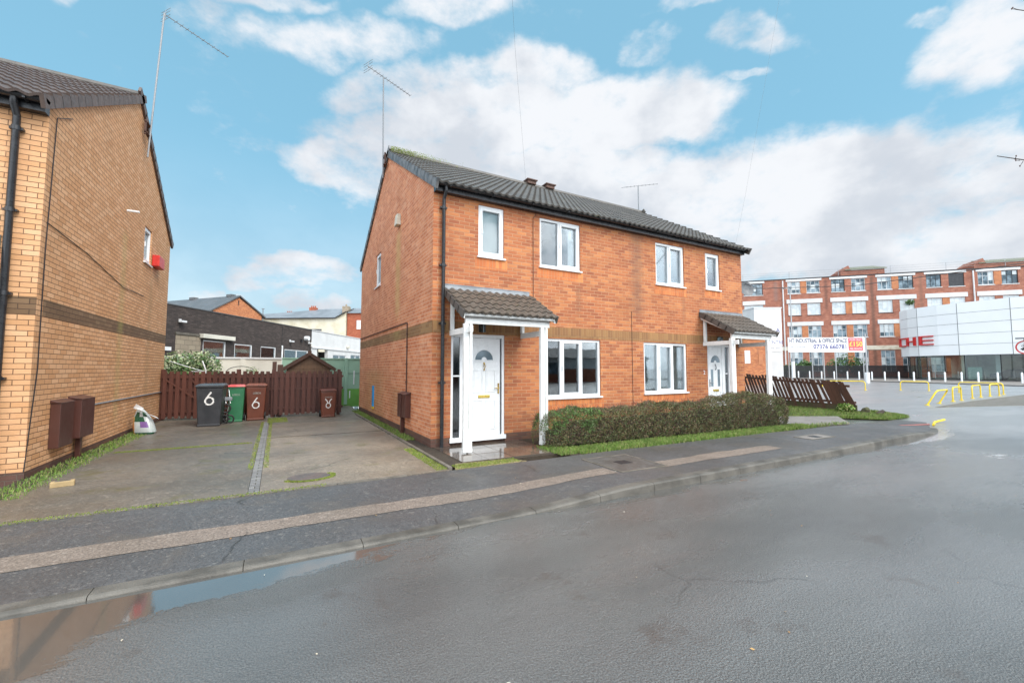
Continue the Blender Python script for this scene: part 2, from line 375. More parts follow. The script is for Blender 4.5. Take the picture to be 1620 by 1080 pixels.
M['cover']=plain('iron_cover',(.075,.07,.065),.4,vs=5,bp=.003,bs=90,c2=(.11,.105,.1))
M['cover2']=plain('rust_round_cover',(.12,.085,.07),.45,vs=5,bp=.003,bs=60,c2=(.09,.075,.065))
M['slab2']=plain('pale_path_slab',(.22,.2,.18),.6,vs=1.2,bp=.003)
M['paver']=brick('grey_pavers',(.20,.20,.20),(.15,.15,.15),(.26,.26,.25),(.06,.06,.04),bw=.2,rh=.1,ms=.006)
M['gravel']=tarmac('ochre_gravel',(.34,.27,.14),(.22,.2,.08),.3,agg=50,fleck=(.55,.47,.3),bd=.01,ra=.6,rb=.8,fl=.8)
def road():
    m,nt,b=mat_new('wet_road_asphalt'); o=posc(nt)
    sx=N(nt,'SeparateXYZ'); L(nt,o,sx.inputs[0]); X,Y=sx.outputs[0],sx.outputs[1]
    a=noise(nt,o,100,3,.8); v=N(nt,'TexVoronoi'); v.inputs['Scale'].default_value=80; L(nt,o,v.inputs['Vector'])
    mpw=N(nt,'Mapping'); mpw.inputs['Scale'].default_value=(.35,1.,1); L(nt,o,mpw.inputs[0])
    big=noise(nt,mpw.outputs[0],.9,6,.6)
    cc=mix(nt,ramp(nt,big,.35,.65),(.135,.136,.13),(.09,.091,.087))
    cc=mix(nt,ramp(nt,a,.42,.6,0,.7),cc,(.02,.02,.018))
    cc=mix(nt,mth(nt,'MULTIPLY',ramp(nt,v.outputs['Distance'],.3,.1),.45),cc,(.19,.185,.16))
    lf=noise(nt,o,1.7,6,.7)
    brown=ramp(nt,lf,.58,.70,0,.6); brown=mth(nt,'MULTIPLY',brown,ramp(nt,X,10,5))
    cc=mix(nt,brown,cc,(.05,.036,.026))
    # puddles: along the kerb and in a few hollows
    d=mth(nt,'SUBTRACT',4.12,Y)
    wn=noise(nt,mpw.outputs[0],1.6,5,.6); fine=noise(nt,o,14,4,.7)
    width=mth(nt,'ADD',mth(nt,'ADD',mth(nt,'MULTIPLY',ramp(nt,X,1.6,-1.5),.75),.06),mth(nt,'MULTIPLY',mth(nt,'SUBTRACT',wn,.42),1.7))
    kp=ramp(nt,mth(nt,'ADD',mth(nt,'SUBTRACT',width,d),mth(nt,'MULTIPLY',mth(nt,'SUBTRACT',fine,.5),.30)),-.02,.10)
    kp=mth(nt,'MULTIPLY',kp,ramp(nt,X,17,12))
    far=ramp(nt,X,9,16)
    hp=ramp(nt,mth(nt,'ADD',noise(nt,mpw.outputs[0],.55,7,.7),mth(nt,'MULTIPLY',far,.02)),.66,.70)
    pud=mth(nt,'MAXIMUM',kp,hp)
    cc=mix(nt,mth(nt,'MULTIPLY',pud,.6),cc,(.075,.07,.062))
    # meandering hairline cracks
    vw=warp_(nt,o,1.3,.5); ck=N(nt,'TexVoronoi',feature='DISTANCE_TO_EDGE'); ck.inputs['Scale'].default_value=.33; L(nt,vw,ck.inputs['Vector'])
    crack=mth(nt,'MULTIPLY',ramp(nt,ck.outputs['Distance'],.005,.0015),ramp(nt,noise(nt,o,.7,3),.52,.6))
    cc=mix(nt,mth(nt,'MULTIPLY',crack,.4),cc,(.012,.011,.01))
    cc=mix(nt,mth(nt,'MULTIPLY',ramp(nt,mth(nt,'ADD',X,mth(nt,'MULTIPLY',lf,3)),15.5,19.),.85),cc,(.21,.212,.208))
    L(nt,cc,b.inputs['Base Color'])
    film=noise(nt,mpw.outputs[0],.6,6,.62)
    r=ramp(nt,film,.35,.68,.3,.5)
    r=mth(nt,'MULTIPLY',r,mth(nt,'SUBTRACT',1,mth(nt,'MULTIPLY',pud,.93)))
    L(nt,r,b.inputs['Roughness']); b.inputs['Specular IOR Level'].default_value=.8
    L(nt,mth(nt,'MAXIMUM',pud,mth(nt,'ADD',ramp(nt,film,.34,.58,.4,1.),mth(nt,'MULTIPLY',far,.5))),b.inputs['Coat Weight'])
    L(nt,mth(nt,'MULTIPLY',mth(nt,'ADD',ramp(nt,film,.36,.62,.34,.18),mth(nt,'MULTIPLY',far,.14)),mth(nt,'SUBTRACT',1,mth(nt,'MULTIPLY',pud,.9))),b.inputs['Coat Roughness']); b.inputs['Coat IOR'].default_value=1.45
    dry=mth(nt,'SUBTRACT',1,mth(nt,'MULTIPLY',pud,.985))
    h=mth(nt,'MULTIPLY',mth(nt,'ADD',a,v.outputs['Distance']),dry)
    bump(nt,b,h,.0055)
    cb=N(nt,'Bump'); cb.inputs['Distance'].default_value=.0012; L(nt,h,cb.inputs['Height']); L(nt,cb.outputs[0],b.inputs['Coat Normal'])
    return m
M['road']=road()
# ------------------------------------------------------------------ camera
cam=bpy.data.cameras.new('camera'); cam.sensor_width=36; cam.lens=671/1620*36; cam.clip_start=.1; cam.clip_end=3000
co=bpy.data.objects.new('camera',cam); col.objects.link(co); co.location=(0,0,1.5)
co.rotation_euler=(R(90)+math.atan(43/671),0,R(-28.9)); scene.camera=co
# ------------------------------------------------------------------ world
w=bpy.data.worlds.new('World'); scene.world=w; w.use_nodes=True; nt=w.node_tree; nt.nodes.clear()
SUN_EL,SUN_AZ=R(44),R(156)   # azimuth clockwise from +Y
sky=N(nt,'TexSky',sky_type='NISHITA'); sky.sun_disc=False; sky.sun_elevation=SUN_EL; sky.sun_rotation=SUN_AZ; sky.ozone_density=2.0; sky.dust_density=.6; sky.air_density=1.0
tc=N(nt,'TexCoord').outputs['Generated']
def warp(vec,sc,amt):
    n=N(nt,'TexNoise'); n.inputs['Scale'].default_value=sc; n.inputs['Detail'].default_value=3; L(nt,vec,n.inputs['Vector'])
    s=N(nt,'VectorMath',operation='SUBTRACT'); L(nt,n.outputs['Color'],s.inputs[0]); s.inputs[1].default_value=(.5,.5,.5)
    a=N(nt,'VectorMath',operation='MULTIPLY_ADD'); L(nt,s.outputs[0],a.inputs[0]); a.inputs[1].default_value=(amt,)*3; L(nt,vec,a.inputs[2]); return a.outputs[0]
wv=warp(warp(tc,5,.11),16,.04)
# cloud banks: direction, angular half-extents (right, up), strength
BANKS=[ ((0.879, 0.423, 0.22), (-1.347, 0.151, -1.088), 0.377, 0.071, 0.95),
 ((0.403, 0.705, 0.584), (-0.948, 0.007, -0.515), 0.215, 0.048, 0.8),
 ((0.291, 0.832, 0.471), (-1.079, -0.07, -0.374), 0.238, 0.085, 0.95),
 ((0.182, 0.821, 0.541), (-0.994, -0.133, -0.304), 0.134, 0.06, 0.75),
 ((0.378, 0.767, 0.518), (-1.026, -0.021, -0.471), 0.251, 0.088, 1.0),
 ((0.576, 0.64, 0.508), (-1.035, 0.101, -0.672), 0.165, 0.087, 1.0),
 ((0.673, 0.534, 0.512), (-1.023, 0.181, -0.791), 0.116, 0.065, 0.95),
 ((0.501, 0.764, 0.407), (-1.151, 0.028, -0.568), 0.459, 0.085, 1.0),
 ((0.767, 0.538, 0.35), (-1.208, 0.159, -0.899), 0.234, 0.098, 1.0),
 ((0.879, 0.347, 0.326), (-1.228, 0.248, -1.107), 0.231, 0.102, 1.0),
 ((0.933, 0.2, 0.3), (-1.25, 0.316, -1.256), 0.1, 0.07, 1.0),
 ((0.939, 0.263, 0.221), (-1.343, 0.215, -1.249), 0.194, 0.061, 0.95),
 ((0.09, 0.799, 0.595), (-0.92, -0.194, -0.257), 0.188, 0.041, 0.55),
 ((0.246, 0.71, 0.66), (-0.847, -0.085, -0.408), 0.127, 0.028, 0.6),
 ((-0.027, 0.79, 0.613), (-0.881, -0.275, -0.186), 0.088, 0.016, 0.6),
 ((0.102, 0.905, 0.413), (-1.139, -0.154, -0.182), 0.091, 0.051, 0.85),
 ((0.018, 0.98, 0.197), (-1.371, -0.102, -0.039), 0.14, 0.049, 0.75),
 ((-0.11, 0.984, 0.14), (-1.43, -0.097, 0.097), 0.07, 0.019, 0.7),
 ((0.068, 0.988, 0.139), (-1.431, -0.064, -0.078), 0.098, 0.035, 0.8),
 ((0.87, 0.169, 0.464), (-1.031, 0.445, -1.127), 0.075, 0.076, 0.85),
 ((0.594, 0.537, 0.6), (-0.918, 0.162, -0.713), 0.063, 0.04, 0.6),
 ((0.7, 0.421, 0.577), (-0.93, 0.262, -0.839), 0.071, 0.023, 0.55),
 ((0.843, 0.499, 0.201), (-1.367, 0.115, -1.013), 0.055, 0.04, 0.85),
 ((0.643, 0.44, 0.626), (-0.871, 0.237, -0.776), 0.113, 0.013, 0.5),
 ((0.226, 0.884, 0.409), (-1.147, -0.097, -0.293), 0.105, 0.089, 0.7),
 ((-0.283, 0.811, 0.511), (-0.97, -0.44, 0.052), 0.017, 0.016, 0.4),
 ((0.73, 0.43, 0.53), (-0.99, 0.257, -0.874), 0.041, 0.01, 0.5),
 ((0.849, 0.35, 0.395), (-1.148, 0.28, -1.056), 0.054, 0.021, 0.5),
 ((0.831, 0.204, 0.517), (-0.965, 0.432, -1.048), 0.043, 0.016, 0.6),
 ((-0.116, 0.814, 0.569), (-0.925, -0.33, -0.098), 0.054, 0.026, 0.3)]
dens=None
for (c,e,rx,ry,st) in BANKS:
    mp=N(nt,'Mapping',vector_type='TEXTURE'); mp.inputs['Location'].default_value=c; mp.inputs['Rotation'].default_value=e; mp.inputs['Scale'].default_value=(rx,ry,.7)
    L(nt,wv,mp.inputs[0]); ln=N(nt,'VectorMath',operation='LENGTH'); L(nt,mp.outputs[0],ln.inputs[0])
    k=ramp(nt,ln.outputs['Value'],1.25,.55,0,st)
    dens=k if dens is None else mth(nt,'MAXIMUM',dens,k)
sz=N(nt,'SeparateXYZ'); L(nt,tc,sz.inputs[0])
mpn=N(nt,'Mapping'); mpn.inputs['Scale'].default_value=(1,1,1.7); L(nt,tc,mpn.inputs[0])
n1=noise(nt,mpn.outputs[0],6.5,8,.6); n0=noise(nt,mpn.outputs[0],2.1,5,.55)
# the half of the sky behind the camera: broken cloud from noise alone
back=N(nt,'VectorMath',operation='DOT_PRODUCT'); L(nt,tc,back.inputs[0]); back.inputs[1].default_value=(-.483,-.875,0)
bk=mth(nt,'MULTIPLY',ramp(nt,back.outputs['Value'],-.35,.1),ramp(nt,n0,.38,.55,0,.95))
dens=mth(nt,'MAXIMUM',dens,bk)
n3=noise(nt,mpn.outputs[0],19,7,.62)
tot=mth(nt,'ADD',dens,mth(nt,'ADD',mth(nt,'MULTIPLY',mth(nt,'SUBTRACT',n1,.5),1.7),mth(nt,'MULTIPLY',mth(nt,'SUBTRACT',n3,.5),1.)))
cl=mth(nt,'MULTIPLY',ramp(nt,tot,.08,.98),.97)
hz=ramp(nt,sz.outputs[2],.45,-.02,0,.6)
cl=mth(nt,'MAXIMUM',cl,mth(nt,'MULTIPLY',hz,1.))
# shading of the cloud bodies: thicker towards their undersides = greyer
mps=N(nt,'Mapping'); mps.inputs['Location'].default_value=(0,0,.06); mps.inputs['Scale'].default_value=(1,1,1.5); L(nt,tc,mps.inputs[0])
n2=noise(nt,mps.outputs[0],4.2,6,.55)
shade=ramp(nt,mth(nt,'ADD',n2,mth(nt,'MULTIPLY',sz.outputs[2],.16)),.42,.66)
cc=mix(nt,shade,(.385,.41,.45),(.54,.55,.57))
# extra brightness added to cloud behind and above the camera to light the gables
cloud_boost=ramp(nt,mth(nt,'ADD',back.outputs['Value'],mth(nt,'MULTIPLY',sz.outputs[2],.5)),-.2,.6,1.,3.9)
skyc=mix(nt,1.,sky.outputs[0],(.8,.95,.8),'MULTIPLY'); skyc=mix(nt,.72,skyc,(.168/.13,.362/.13,.492/.13))
bg1=N(nt,'Background'); bg1.inputs[1].default_value=.13; L(nt,skyc,bg1.inputs[0])
bg2=N(nt,'Background'); L(nt,cloud_boost,bg2.inputs[1]); L(nt,cc,bg2.inputs[0])
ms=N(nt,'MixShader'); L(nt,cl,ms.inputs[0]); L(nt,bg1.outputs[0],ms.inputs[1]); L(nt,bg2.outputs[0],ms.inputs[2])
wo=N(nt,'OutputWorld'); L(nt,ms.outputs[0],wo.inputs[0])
sl=bpy.data.lights.new('sun','SUN'); sl.energy=1.8; sl.angle=R(28); sl.color=(1,.95,.88)
so=bpy.data.objects.new('sun',sl); col.objects.link(so)
sd=Vector((math.sin(SUN_AZ)*math.cos(SUN_EL),math.cos(SUN_AZ)*math.cos(SUN_EL),math.sin(SUN_EL)))
so.rotation_euler=sd.to_track_quat('Z','Y').to_euler(); so.location=(0,-10,20)
scene.view_settings.view_transform='Standard'; scene.view_settings.look='None'; scene.view_settings.exposure=.8; scene.view_settings.gamma=1
# ------------------------------------------------------------------ ground
def sm(a,b,x):
    t=max(0,min(1,(x-a)/(b-a))); return t*t*(3-2*t)
def gz(x): return -.1+.1*sm(13,24,x)
g=MB()
xs=[-1500,-300,-60,-20,-8,-3,0,4,8,12,13,14,15,16,17,18,19,20,21,22,23,24,26,40,80,160,400,1500]; ys=[-1500,-300,-60,-15,0,4,8,20,60,150,400,1500]
for i in range(len(xs)-1):
    for j in range(len(ys)-1):
        x0,x1,y0,y1=xs[i],xs[i+1],ys[j],ys[j+1]
        g.face([(x0,y0,gz(x0)),(x1,y0,gz(x1)),(x1,y1,gz(x1)),(x0,y1,gz(x0))])
tag(g.build('road',M['road']),kind='structure')
def kerbh(x):      # kerb top height
    a=-.072+.075*sm(2.3,4.2,x); return a+(gz(x)+.012-a)*sm(12.5,15.2,x)
def pz(x,y): 
    t=max(0,min(1,(y-4.2)/1.8)); b=.0+ (gz(x)+.02)*sm(12.5,17,x); return kerbh(x)*(1-t)+b*t
def sheet(name,mat,x0,x1,yf,yb,dz,nx=60,ny=6,stuff='structure'):
    s=MB()
    for i in range(nx):
        for j in range(ny):
            p=[]
            for a,b in ((i,j),(i+1,j),(i+1,j+1),(i,j+1)):
                x=x0+(x1-x0)*a/nx; f=yf(x) if callable(yf) else yf; k=yb(x) if callable(yb) else yb
                y=f+(k-f)*b/ny; p.append((x,y,pz(x,y)+dz))
            s.face(p)
    return tag(s.build(name,mat),kind=stuff)
kin=lambda x: 4.22+.12*sm(8,14,x)+.9*sm(14,17.5,x)
sheet('pavement',M['pave'],-14,16.6,kin,lambda x:6.02-.2*sm(8,12,x),0,90,8)
def wob(x,a=.03): return a*(math.sin(x*2.3)+.6*math.sin(x*5.1+1)+.5*math.sin(x*11.3))
sheet('pavement_strip',M['stripe'],-12,4.35,lambda x:4.78-.06*sm(-2,4,x)+wob(x,.012),lambda x:5.1-.08*sm(-2,4,x)+wob(x+2,.012),.004,90,1)
sheet('pavement_strip',M['stripe'],5.2,8.4,lambda x:4.64+wob(x,.012),lambda x:4.98+wob(x+2,.02),.004,40,1)
# kerb stones
kb=MB()
x=-13.0
random.seed(3)
while x<15.2:
    x1=x+.915; n=4
    for i in range(n):
        a=x+.003+(x1-x-.006)*i/n; b=x+.003+(x1-x-.006)*(i+1)/n
        def prof(q):
            y0=kin(q)-.145; z=kerbh(q); return [(q,y0-.012,gz(q)-.05),(q,y0,z-.022),(q,y0+.008,z-.008),(q,y0+.024,z),(q,y0+.143,z+.002),(q,y0+.143,-.3)]
        A,B=prof(a),prof(b)
        for k in range(5): kb.face([A[k],B[k],B[k+1],A[k+1]])
        if i==0: kb.face(A)
        if i==n-1: kb.face(B[::-1])
    x=x1
tag(kb.build('kerb',M['stone']),kind='structure')
kj=MB()
for i in range(40):
    a=-13+i*.72; b=a+.72
    if b<15.2: kj.face([(a,kin(a)-.13,kerbh(a)-.012),(b,kin(b)-.13,kerbh(b)-.012),(b,kin(b)-.01,kerbh(b)-.012),(a,kin(a)-.01,kerbh(a)-.012)])
tag(kj.build('kerb_bedding',M['soil']),kind='structure')
# rear edge of the pavement
e=MB()
for i in range(0,24):
    a=-13+i*.915+.006; b=a+.903
    if b<2.5: e.box(a,6.0,-.1,b,6.06,.012)
tag(e.build('concrete_edging',M['conc']),kind='structure')
def flat(name,mat,pts,z,kind='structure',th=.15):
    s=MB(); s.prism(pts,z-th,z,'z'); return tag(s.build(name,mat),kind=kind)
flat('driveway',M['drive'],[(-2.72,6.06),(-.27,6.06),(-.29,14.0),(-2.9,15.9),(-2.72,9)],.003)
flat('driveway',M['driveR'],[(-.145,6.06),(2.28,6.06),(2.28,13.2),(-.165,13.2)],.003)
flat('yard_concrete',M['conc'],[(-.12,13.2),(2.6,13.2),(2.6,19),(-.12,19)],.0005)
flat('yard',M['drive'],[(-2.98,15.9),(-.36,14.0),(-.12,14.0),(-.12,19),(-6,26),(-9,26),(-9,19),(-2.98,19)],-.004)
flat('paver_strip',M['paver'],[(-.265,6.06),(-.15,6.06),(-.17,13.9),(-.285,13.9)],.006)
flat('flower_bed_soil',M['soil'],[(2.34,6.3),(2.62,6.3),(2.62,16.2),(2.34,16.2)],-.004)
flat('border_soil',M['soil'],[(-3.0,6.06),(-2.72,6.06),(-2.72,15.8),(-3.0,15.8)],.001)
e=MB()
for i in range(11): e.box(2.28,6.08+i*.8,-.1,2.335,6.87+i*.8,.035)
tag(e.build('path_edging',M['conc']),kind='structure')
flat('drive_joint',M['soil'],[(-.1,10.66),(2.28,10.62),(2.28,10.65),(-.1,10.69)],.0075,th=.02)
s=MB()
random.seed(2)
for i in range(4):
    for j in range(3):
        x0=2.64+i*.47; y0=6.42+j*.5
        s.box(x0+.006,y0+.006,-.1,x0+.464,y0+.494,.006+random.uniform(-.002,.002))
tag(s.build('porch_slabs',M['slab']),kind='structure')
flat('slab_bedding',M['soil'],[(2.62,6.3),(4.52,6.3),(4.52,7.95),(2.62,7.95)],-.002)
flat('gravel_patch',M['gravel'],[(2.36,6.03),(3.6,6.03),(3.4,6.3),(2.5,6.38)],.008)
flat('hedge_bed_soil',M['soil'],[(4.52,6.03),(12.28,5.82),(12.28,7.9),(4.52,7.9)],0)
flat('garden_path',M['slab2'],[(12.3,6.2),(13.9,5.85),(15.6,6.9),(13.0,8.3),(12.3,8.6)],.004,th=.12)
flat('lawn_soil',M['soil'],[(12.3,8.6),(13.0,8.3),(15.6,6.9),(16.3,5.9),(17.6,5.9),(18.6,7.2),(18.8,16),(12.5,16),(12.5,8.6)],-.03)
flat('side_lawn_soil',M['soil'],[(12.3,5.8),(13.6,5.75),(12.9,6.05),(12.3,6.18)],.002)
def cover(name,x0,x1,y0,y1,z,rot,mat,lab):
    cx,cy=(x0+x1)/2,(y0+y1)/2
    t=thing(name,(cx,cy,z),lab,'manhole cover',None,rot)
    F=wm(t); w,h=(x1-x0)/2,(y1-y0)/2
    a=MB(F)
    a.box(-w,-h,-.03,w,-h+.03,.004).box(-w,h-.03,-.03,w,h,.004).box(-w,-h+.03,-.03,-w+.03,h-.03,.004).box(w-.03,-h+.03,-.03,w,h-.03,.004)
    a.build('frame',M['conc'],t)
    MB(F).box(-w+.04,-h+.04,-.03,w-.04,h-.04,.002).build('lid',mat,t)
    if w>.3: MB(F).box(-.12,-.1,-.02,.12,.1,.006).build('badge_plate',M['blackmetal'],t)
    return t
cover('manhole_cover',4.42,5.34,4.68,5.66,pz(4.9,5.1)+.008,R(-2),M['cover'],'large square grey inspection cover in the pavement in front of the hedge')
cover('manhole_cover',9.95,10.85,4.85,5.25,pz(10.4,5.)+.006,R(-2),M['slab2'],'pale rectangular cover in the pavement past the hedge end')
t=thing('round_cover',(.43,6.55,.004),'round rusty drain cover ringed with moss in the driveway','manhole cover')
a=MB(); n=28
a.prism([(.43+.27*math.cos(2*math.pi*k/n),6.6+.2*math.sin(2*math.pi*k/n)) for k in range(n)],-.02,.012,'z'); a.build('lid',M['cover2'],t)
# parking area beyond
s=MB(); s.prism([(22.4,6.6),(26.9,5.1),(45,4.6),(45,7.4),(35,7.2),(28,7.0)],0,.012,'z'); tag(s.build('traffic_island',M['conc']),kind='structure')
flat('far_pavement',M['slab2'],[(52.2,2),(55.3,10.5),(60,21.6),(70,45),(130,70),(130,-30),(45,-30)],.03)
s=MB(); P=[(45,-30),(52.2,2),(55.3,10.5),(60,21.6),(70,45)]
for i in range(4): s.beam((P[i][0],P[i][1],.02),(P[i+1][0],P[i+1][1],.02),.35,.12)
tag(s.build('far_kerb',M['cover']),kind='structure')
# ---- grass
def blades(name,poly_fn,n,h,mat,lab=None,w=.006,z=0,kind='stuff',lean=.5):
    s=MB(); vs=[];fs=[]
    for i in range(n):
        p=poly_fn()
        if p is None: continue
        x,y=p[0],p[1]; zz=p[2] if len(p)>2 else z
        a=random.uniform(0,6.28); hh=h*random.uniform(.4,1.25); l=lean*hh*random.uniform(0,1); b=random.uniform(0,6.28)
        dx,dy=math.cos(a)*w,math.sin(a)*w; k=len(vs)
        vs+=[(x-dx,y-dy,zz),(x+dx,y+dy,zz),(x+math.cos(b)*l+dx*.4,y+math.sin(b)*l+dy*.4,zz+hh),(x+math.cos(b)*l*1.5,y+math.sin(b)*l*1.5,zz+hh*1.15)]
        fs+=[(k,k+1,k+2),(k,k+2,k+3)]
    s.v=[Vector(v) for v in vs]; s.f=fs; s.m=[0]*len(fs)
    o=s.build(name,mat,recalc=False); return tag(o,lab,'grass' if lab else None,None,kind)
rnd=random.uniform
random.seed(11)
def clump(x0,x1,y0,y1,ns=1.3,thr=.0):
    def f():
        x=rnd(x0,x1); y=rnd(y0,y1)
        v=math.sin(x*ns*3.1+y*2)+math.sin(x*ns*1.3-y*4+1)+math.sin(x*ns*7+y*9)*.6
        return (x,y) if v>thr+rnd(-.8,.8) else None
    return f
def hv(): 
    x=rnd(4.35,12.2); y=rnd(6.04,6.55)-.16*(x-4.35)/6.8
    if x<4.75: y=rnd(6.1,6.9)
    if rnd(0,1)<.35 and math.sin(x*3)+math.sin(x*7.3)<0: return None
    return (x,y)
blades('verge_grass',hv,30000,.055,M['grass'],'bright green grass and weeds along the foot of the hedge')
blades('wall_grass',lambda:(rnd(-2.98,-2.62)+rnd(0,.12)*rnd(0,1),rnd(7.1,13.5)) if rnd(0,1)<.75 else None,4500,.032,M['grass'],'green grass strip along the foot of the buff brick wall',z=.002)
blades('side_weeds',lambda:(rnd(2.34,2.6),rnd(8.9,16.0)) if rnd(0,1)<.8 else None,5500,.04,M['grass'],'green weeds along the gable wall of the orange house',z=0)
def lawn():
    x=rnd(11.5,18.6); y=rnd(5.8,14)
    if x<13.8 and y<6.35-(x-11.3)*.12 : return (x,y)
    if y>8.75-(x-12)*.45 and y<15 and (x<17.4 or y>7+ (x-17.4)*1.): return (x,y)
    if x>15.7 and y<7.2 and y>5.9 and x<17.7: return (x,y)
    return None
def lawn_edge():
    P=[(13.0,8.3),(15.6,6.9),(16.3,5.9),(17.6,5.9),(18.6,7.2)]; i=random.randrange(4); t=rnd(0,1); a,b=P[i],P[i+1]
    return (a[0]+(b[0]-a[0])*t+rnd(-.1,.1),a[1]+(b[1]-a[1])*t+rnd(-.1,.1),-.045)
blades('lawn_edge',lawn_edge,9000,.075,M['grass'],'ragged grass edge of the lawn beside the garden path')
blades('lawn',lawn,40000,.055,M['grass'],'green lawn in front of the leaning brown fence',z=0)
mossy=lambda:random.choice([lambda:(rnd(-2.5,-.4),9.9+.25*math.sin(1.2)+rnd(-.05,.05)),lambda:(random.choice([-.31,-.11])+rnd(-.035,.035),rnd(7.5,13.9)),
   lambda:(rnd(-3,.6),6.03+rnd(-.05,.06)*(1 if rnd(0,1)<.6 else .4)),lambda:(.43+.31*math.cos(a)+rnd(-.03,.03),6.58+.23*math.sin(a)+rnd(-.02,.02)) if (a:=rnd(-2.7,.5)) or 1 else None,lambda:(rnd(2.1,2.28),rnd(6.1,8.)),lambda:(rnd(2.4,3.5),rnd(6.04,6.3)),lambda:(rnd(-.2,.3)*1.,rnd(13.6,14.9))])()
blades('moss',mossy,15000,.014,M['moss'],'yellow green moss along the driveway joints and edges',w=.006,z=.006)
# ------------------------------------------------------------------ foliage helpers
def leaf(vs,fs,p,sz,asp=.5):
    d=Vector((random.gauss(0,1),random.gauss(0,1),random.gauss(0,1))).normalized()
    e=d.orthogonal().normalized(); e.rotate(Matrix.Rotation(rnd(0,6.28),3,d))
    f=d.cross(e); k=len(vs)
    vs+=[p-e*sz*.5,p+f*sz*asp*.5,p+e*sz*.5,p-f*sz*asp*.5]; fs.append((k,k+1,k+2,k+3))
def foliage(name,mat,parent,ell,n,sz,asp=.5,shell=.35,label=None):
    s=MB(); vs=[];fs=[]
    for i in range(n):
        c,r=random.choice(ell)
        d=Vector((random.gauss(0,1),random.gauss(0,1),random.gauss(0,1))).normalized()
        q=1-shell*random.random()**1.5+random.gauss(0,.05)
        leaf(vs,fs,Vector((c[0]+d.x*r[0]*q,c[1]+d.y*r[1]*q,max(.02,c[2]+d.z*r[2]*q))),sz*rnd(.6,1.4),asp)
    s.v=vs;s.f=fs;s.m=[0]*len(fs); return s.build(name,mat,parent,recalc=False,label=label)
# ---- hedge
random.seed(5)
hd=thing('hedge',(7.6,7.0,0),'long low clipped brown green hedge in front of the ground floor windows','hedge')
def hedge_pt(inset=0):
    x=rnd(4.42,11.95); t=(x-4.42)/7.53
    hgt=.64+.12*t+.13*math.exp(-((x-10.7)/1.0)**2)+.03*math.sin(x*2.7)+.02*math.sin(x*6.1)
    yc=6.98-.3*t; hw=.44+.1*math.sin(x*1.7)*.3
    # round both ends
    e=min((x-4.42)/.35,(11.95-x)/.8,1); e=math.sqrt(max(0,1-(1-e)**2)); hgt*=.35+.65*e; hw*=.3+.7*e
    q=rnd(0,1)
    if q<.42: u,v=1,rnd(-1,1)
    elif q<.86: u,v=rnd(-1,1),1
    else: u,v=-1,rnd(-1,1)
    k=(abs(u)**3.5+abs(v)**3.5)**(-1/3.5); u*=k; v*=k
    q=1-inset; bumpn=1+.05*math.sin(x*9+u*5)+.045*math.sin(x*17-v*8)+.03*math.sin(x*33+v*13+u*7)
    return Vector((x,yc-u*hw*q*bumpn,max(.03,hgt*.5+v*hgt*.5*q*bumpn))),t
vs=[];fs=[];vg=[];fg=[]
for i in range(88000):
    p,t=hedge_pt(random.random()**2*.22-.04)
    if p.x<5.7 and p.z>.42+.15*math.sin(p.x*8) and rnd(0,1)<.8: leaf(vg,fg,p,rnd(.018,.036),.5)
    else: leaf(vs,fs,p,rnd(.016,.036),.45)
s=MB(); s.v=vs;s.f=fs;s.m=[0]*len(fs); s.build('leaves',M['hedge'],hd,recalc=False)
s=MB(); s.v=vg;s.f=fg;s.m=[0]*len(fg); s.build('fresh_leaves',M['hedgegreen'],hd,recalc=False)
s=MB()
for i in range(3200):
    p,t=hedge_pt(.10 if i%2 else .22); q,t2=hedge_pt(-.02); d=(q-p)
    d=Vector((rnd(-.08,.08),(p.y-6.85)*.25,rnd(.04,.16)))
    s.tube([p,p+d*.6,p+d+Vector((rnd(-.02,.02),0,0))],[.004,.003,.0015],3,False)
s.build('twigs',M['twig'],hd,recalc=False)
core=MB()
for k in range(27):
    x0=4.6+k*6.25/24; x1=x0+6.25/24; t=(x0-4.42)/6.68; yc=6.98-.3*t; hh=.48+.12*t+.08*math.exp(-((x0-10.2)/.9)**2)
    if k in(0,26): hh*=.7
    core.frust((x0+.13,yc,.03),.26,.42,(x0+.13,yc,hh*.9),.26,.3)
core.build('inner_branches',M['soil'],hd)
# ------------------------------------------------------------------ building helpers
def wall_open(mb,s0,s1,z0,z1,ops,th=.14):
    xs=sorted({s0,s1}|{o[0] for o in ops}|{o[1] for o in ops}); zs=sorted({z0,z1}|{o[2] for o in ops}|{o[3] for o in ops})
    xs=[x for x in xs if s0<=x<=s1]; zs=[z for z in zs if z0<=z<=z1]
    for i in range(len(xs)-1):
        for j in range(len(zs)-1):
            cx,cz=(xs[i]+xs[i+1])/2,(zs[j]+zs[j+1])/2
            if any(o[0]<cx<o[1] and o[2]<cz<o[3] for o in ops): continue
            mb.face([(xs[i],0,zs[j]),(xs[i+1],0,zs[j]),(xs[i+1],0,zs[j+1]),(xs[i],0,zs[j+1])])
    for a,b,c,d in ops:
        mb.face([(a,0,c),(a,th,c),(a,th,d),(a,0,d)]); mb.face([(b,0,c),(b,0,d),(b,th,d),(b,th,c)])
        mb.face([(a,0,d),(a,th,d),(b,th,d),(b,0,d)]); mb.face([(a,0,c),(b,0,c),(b,th,c),(a,th,c)])
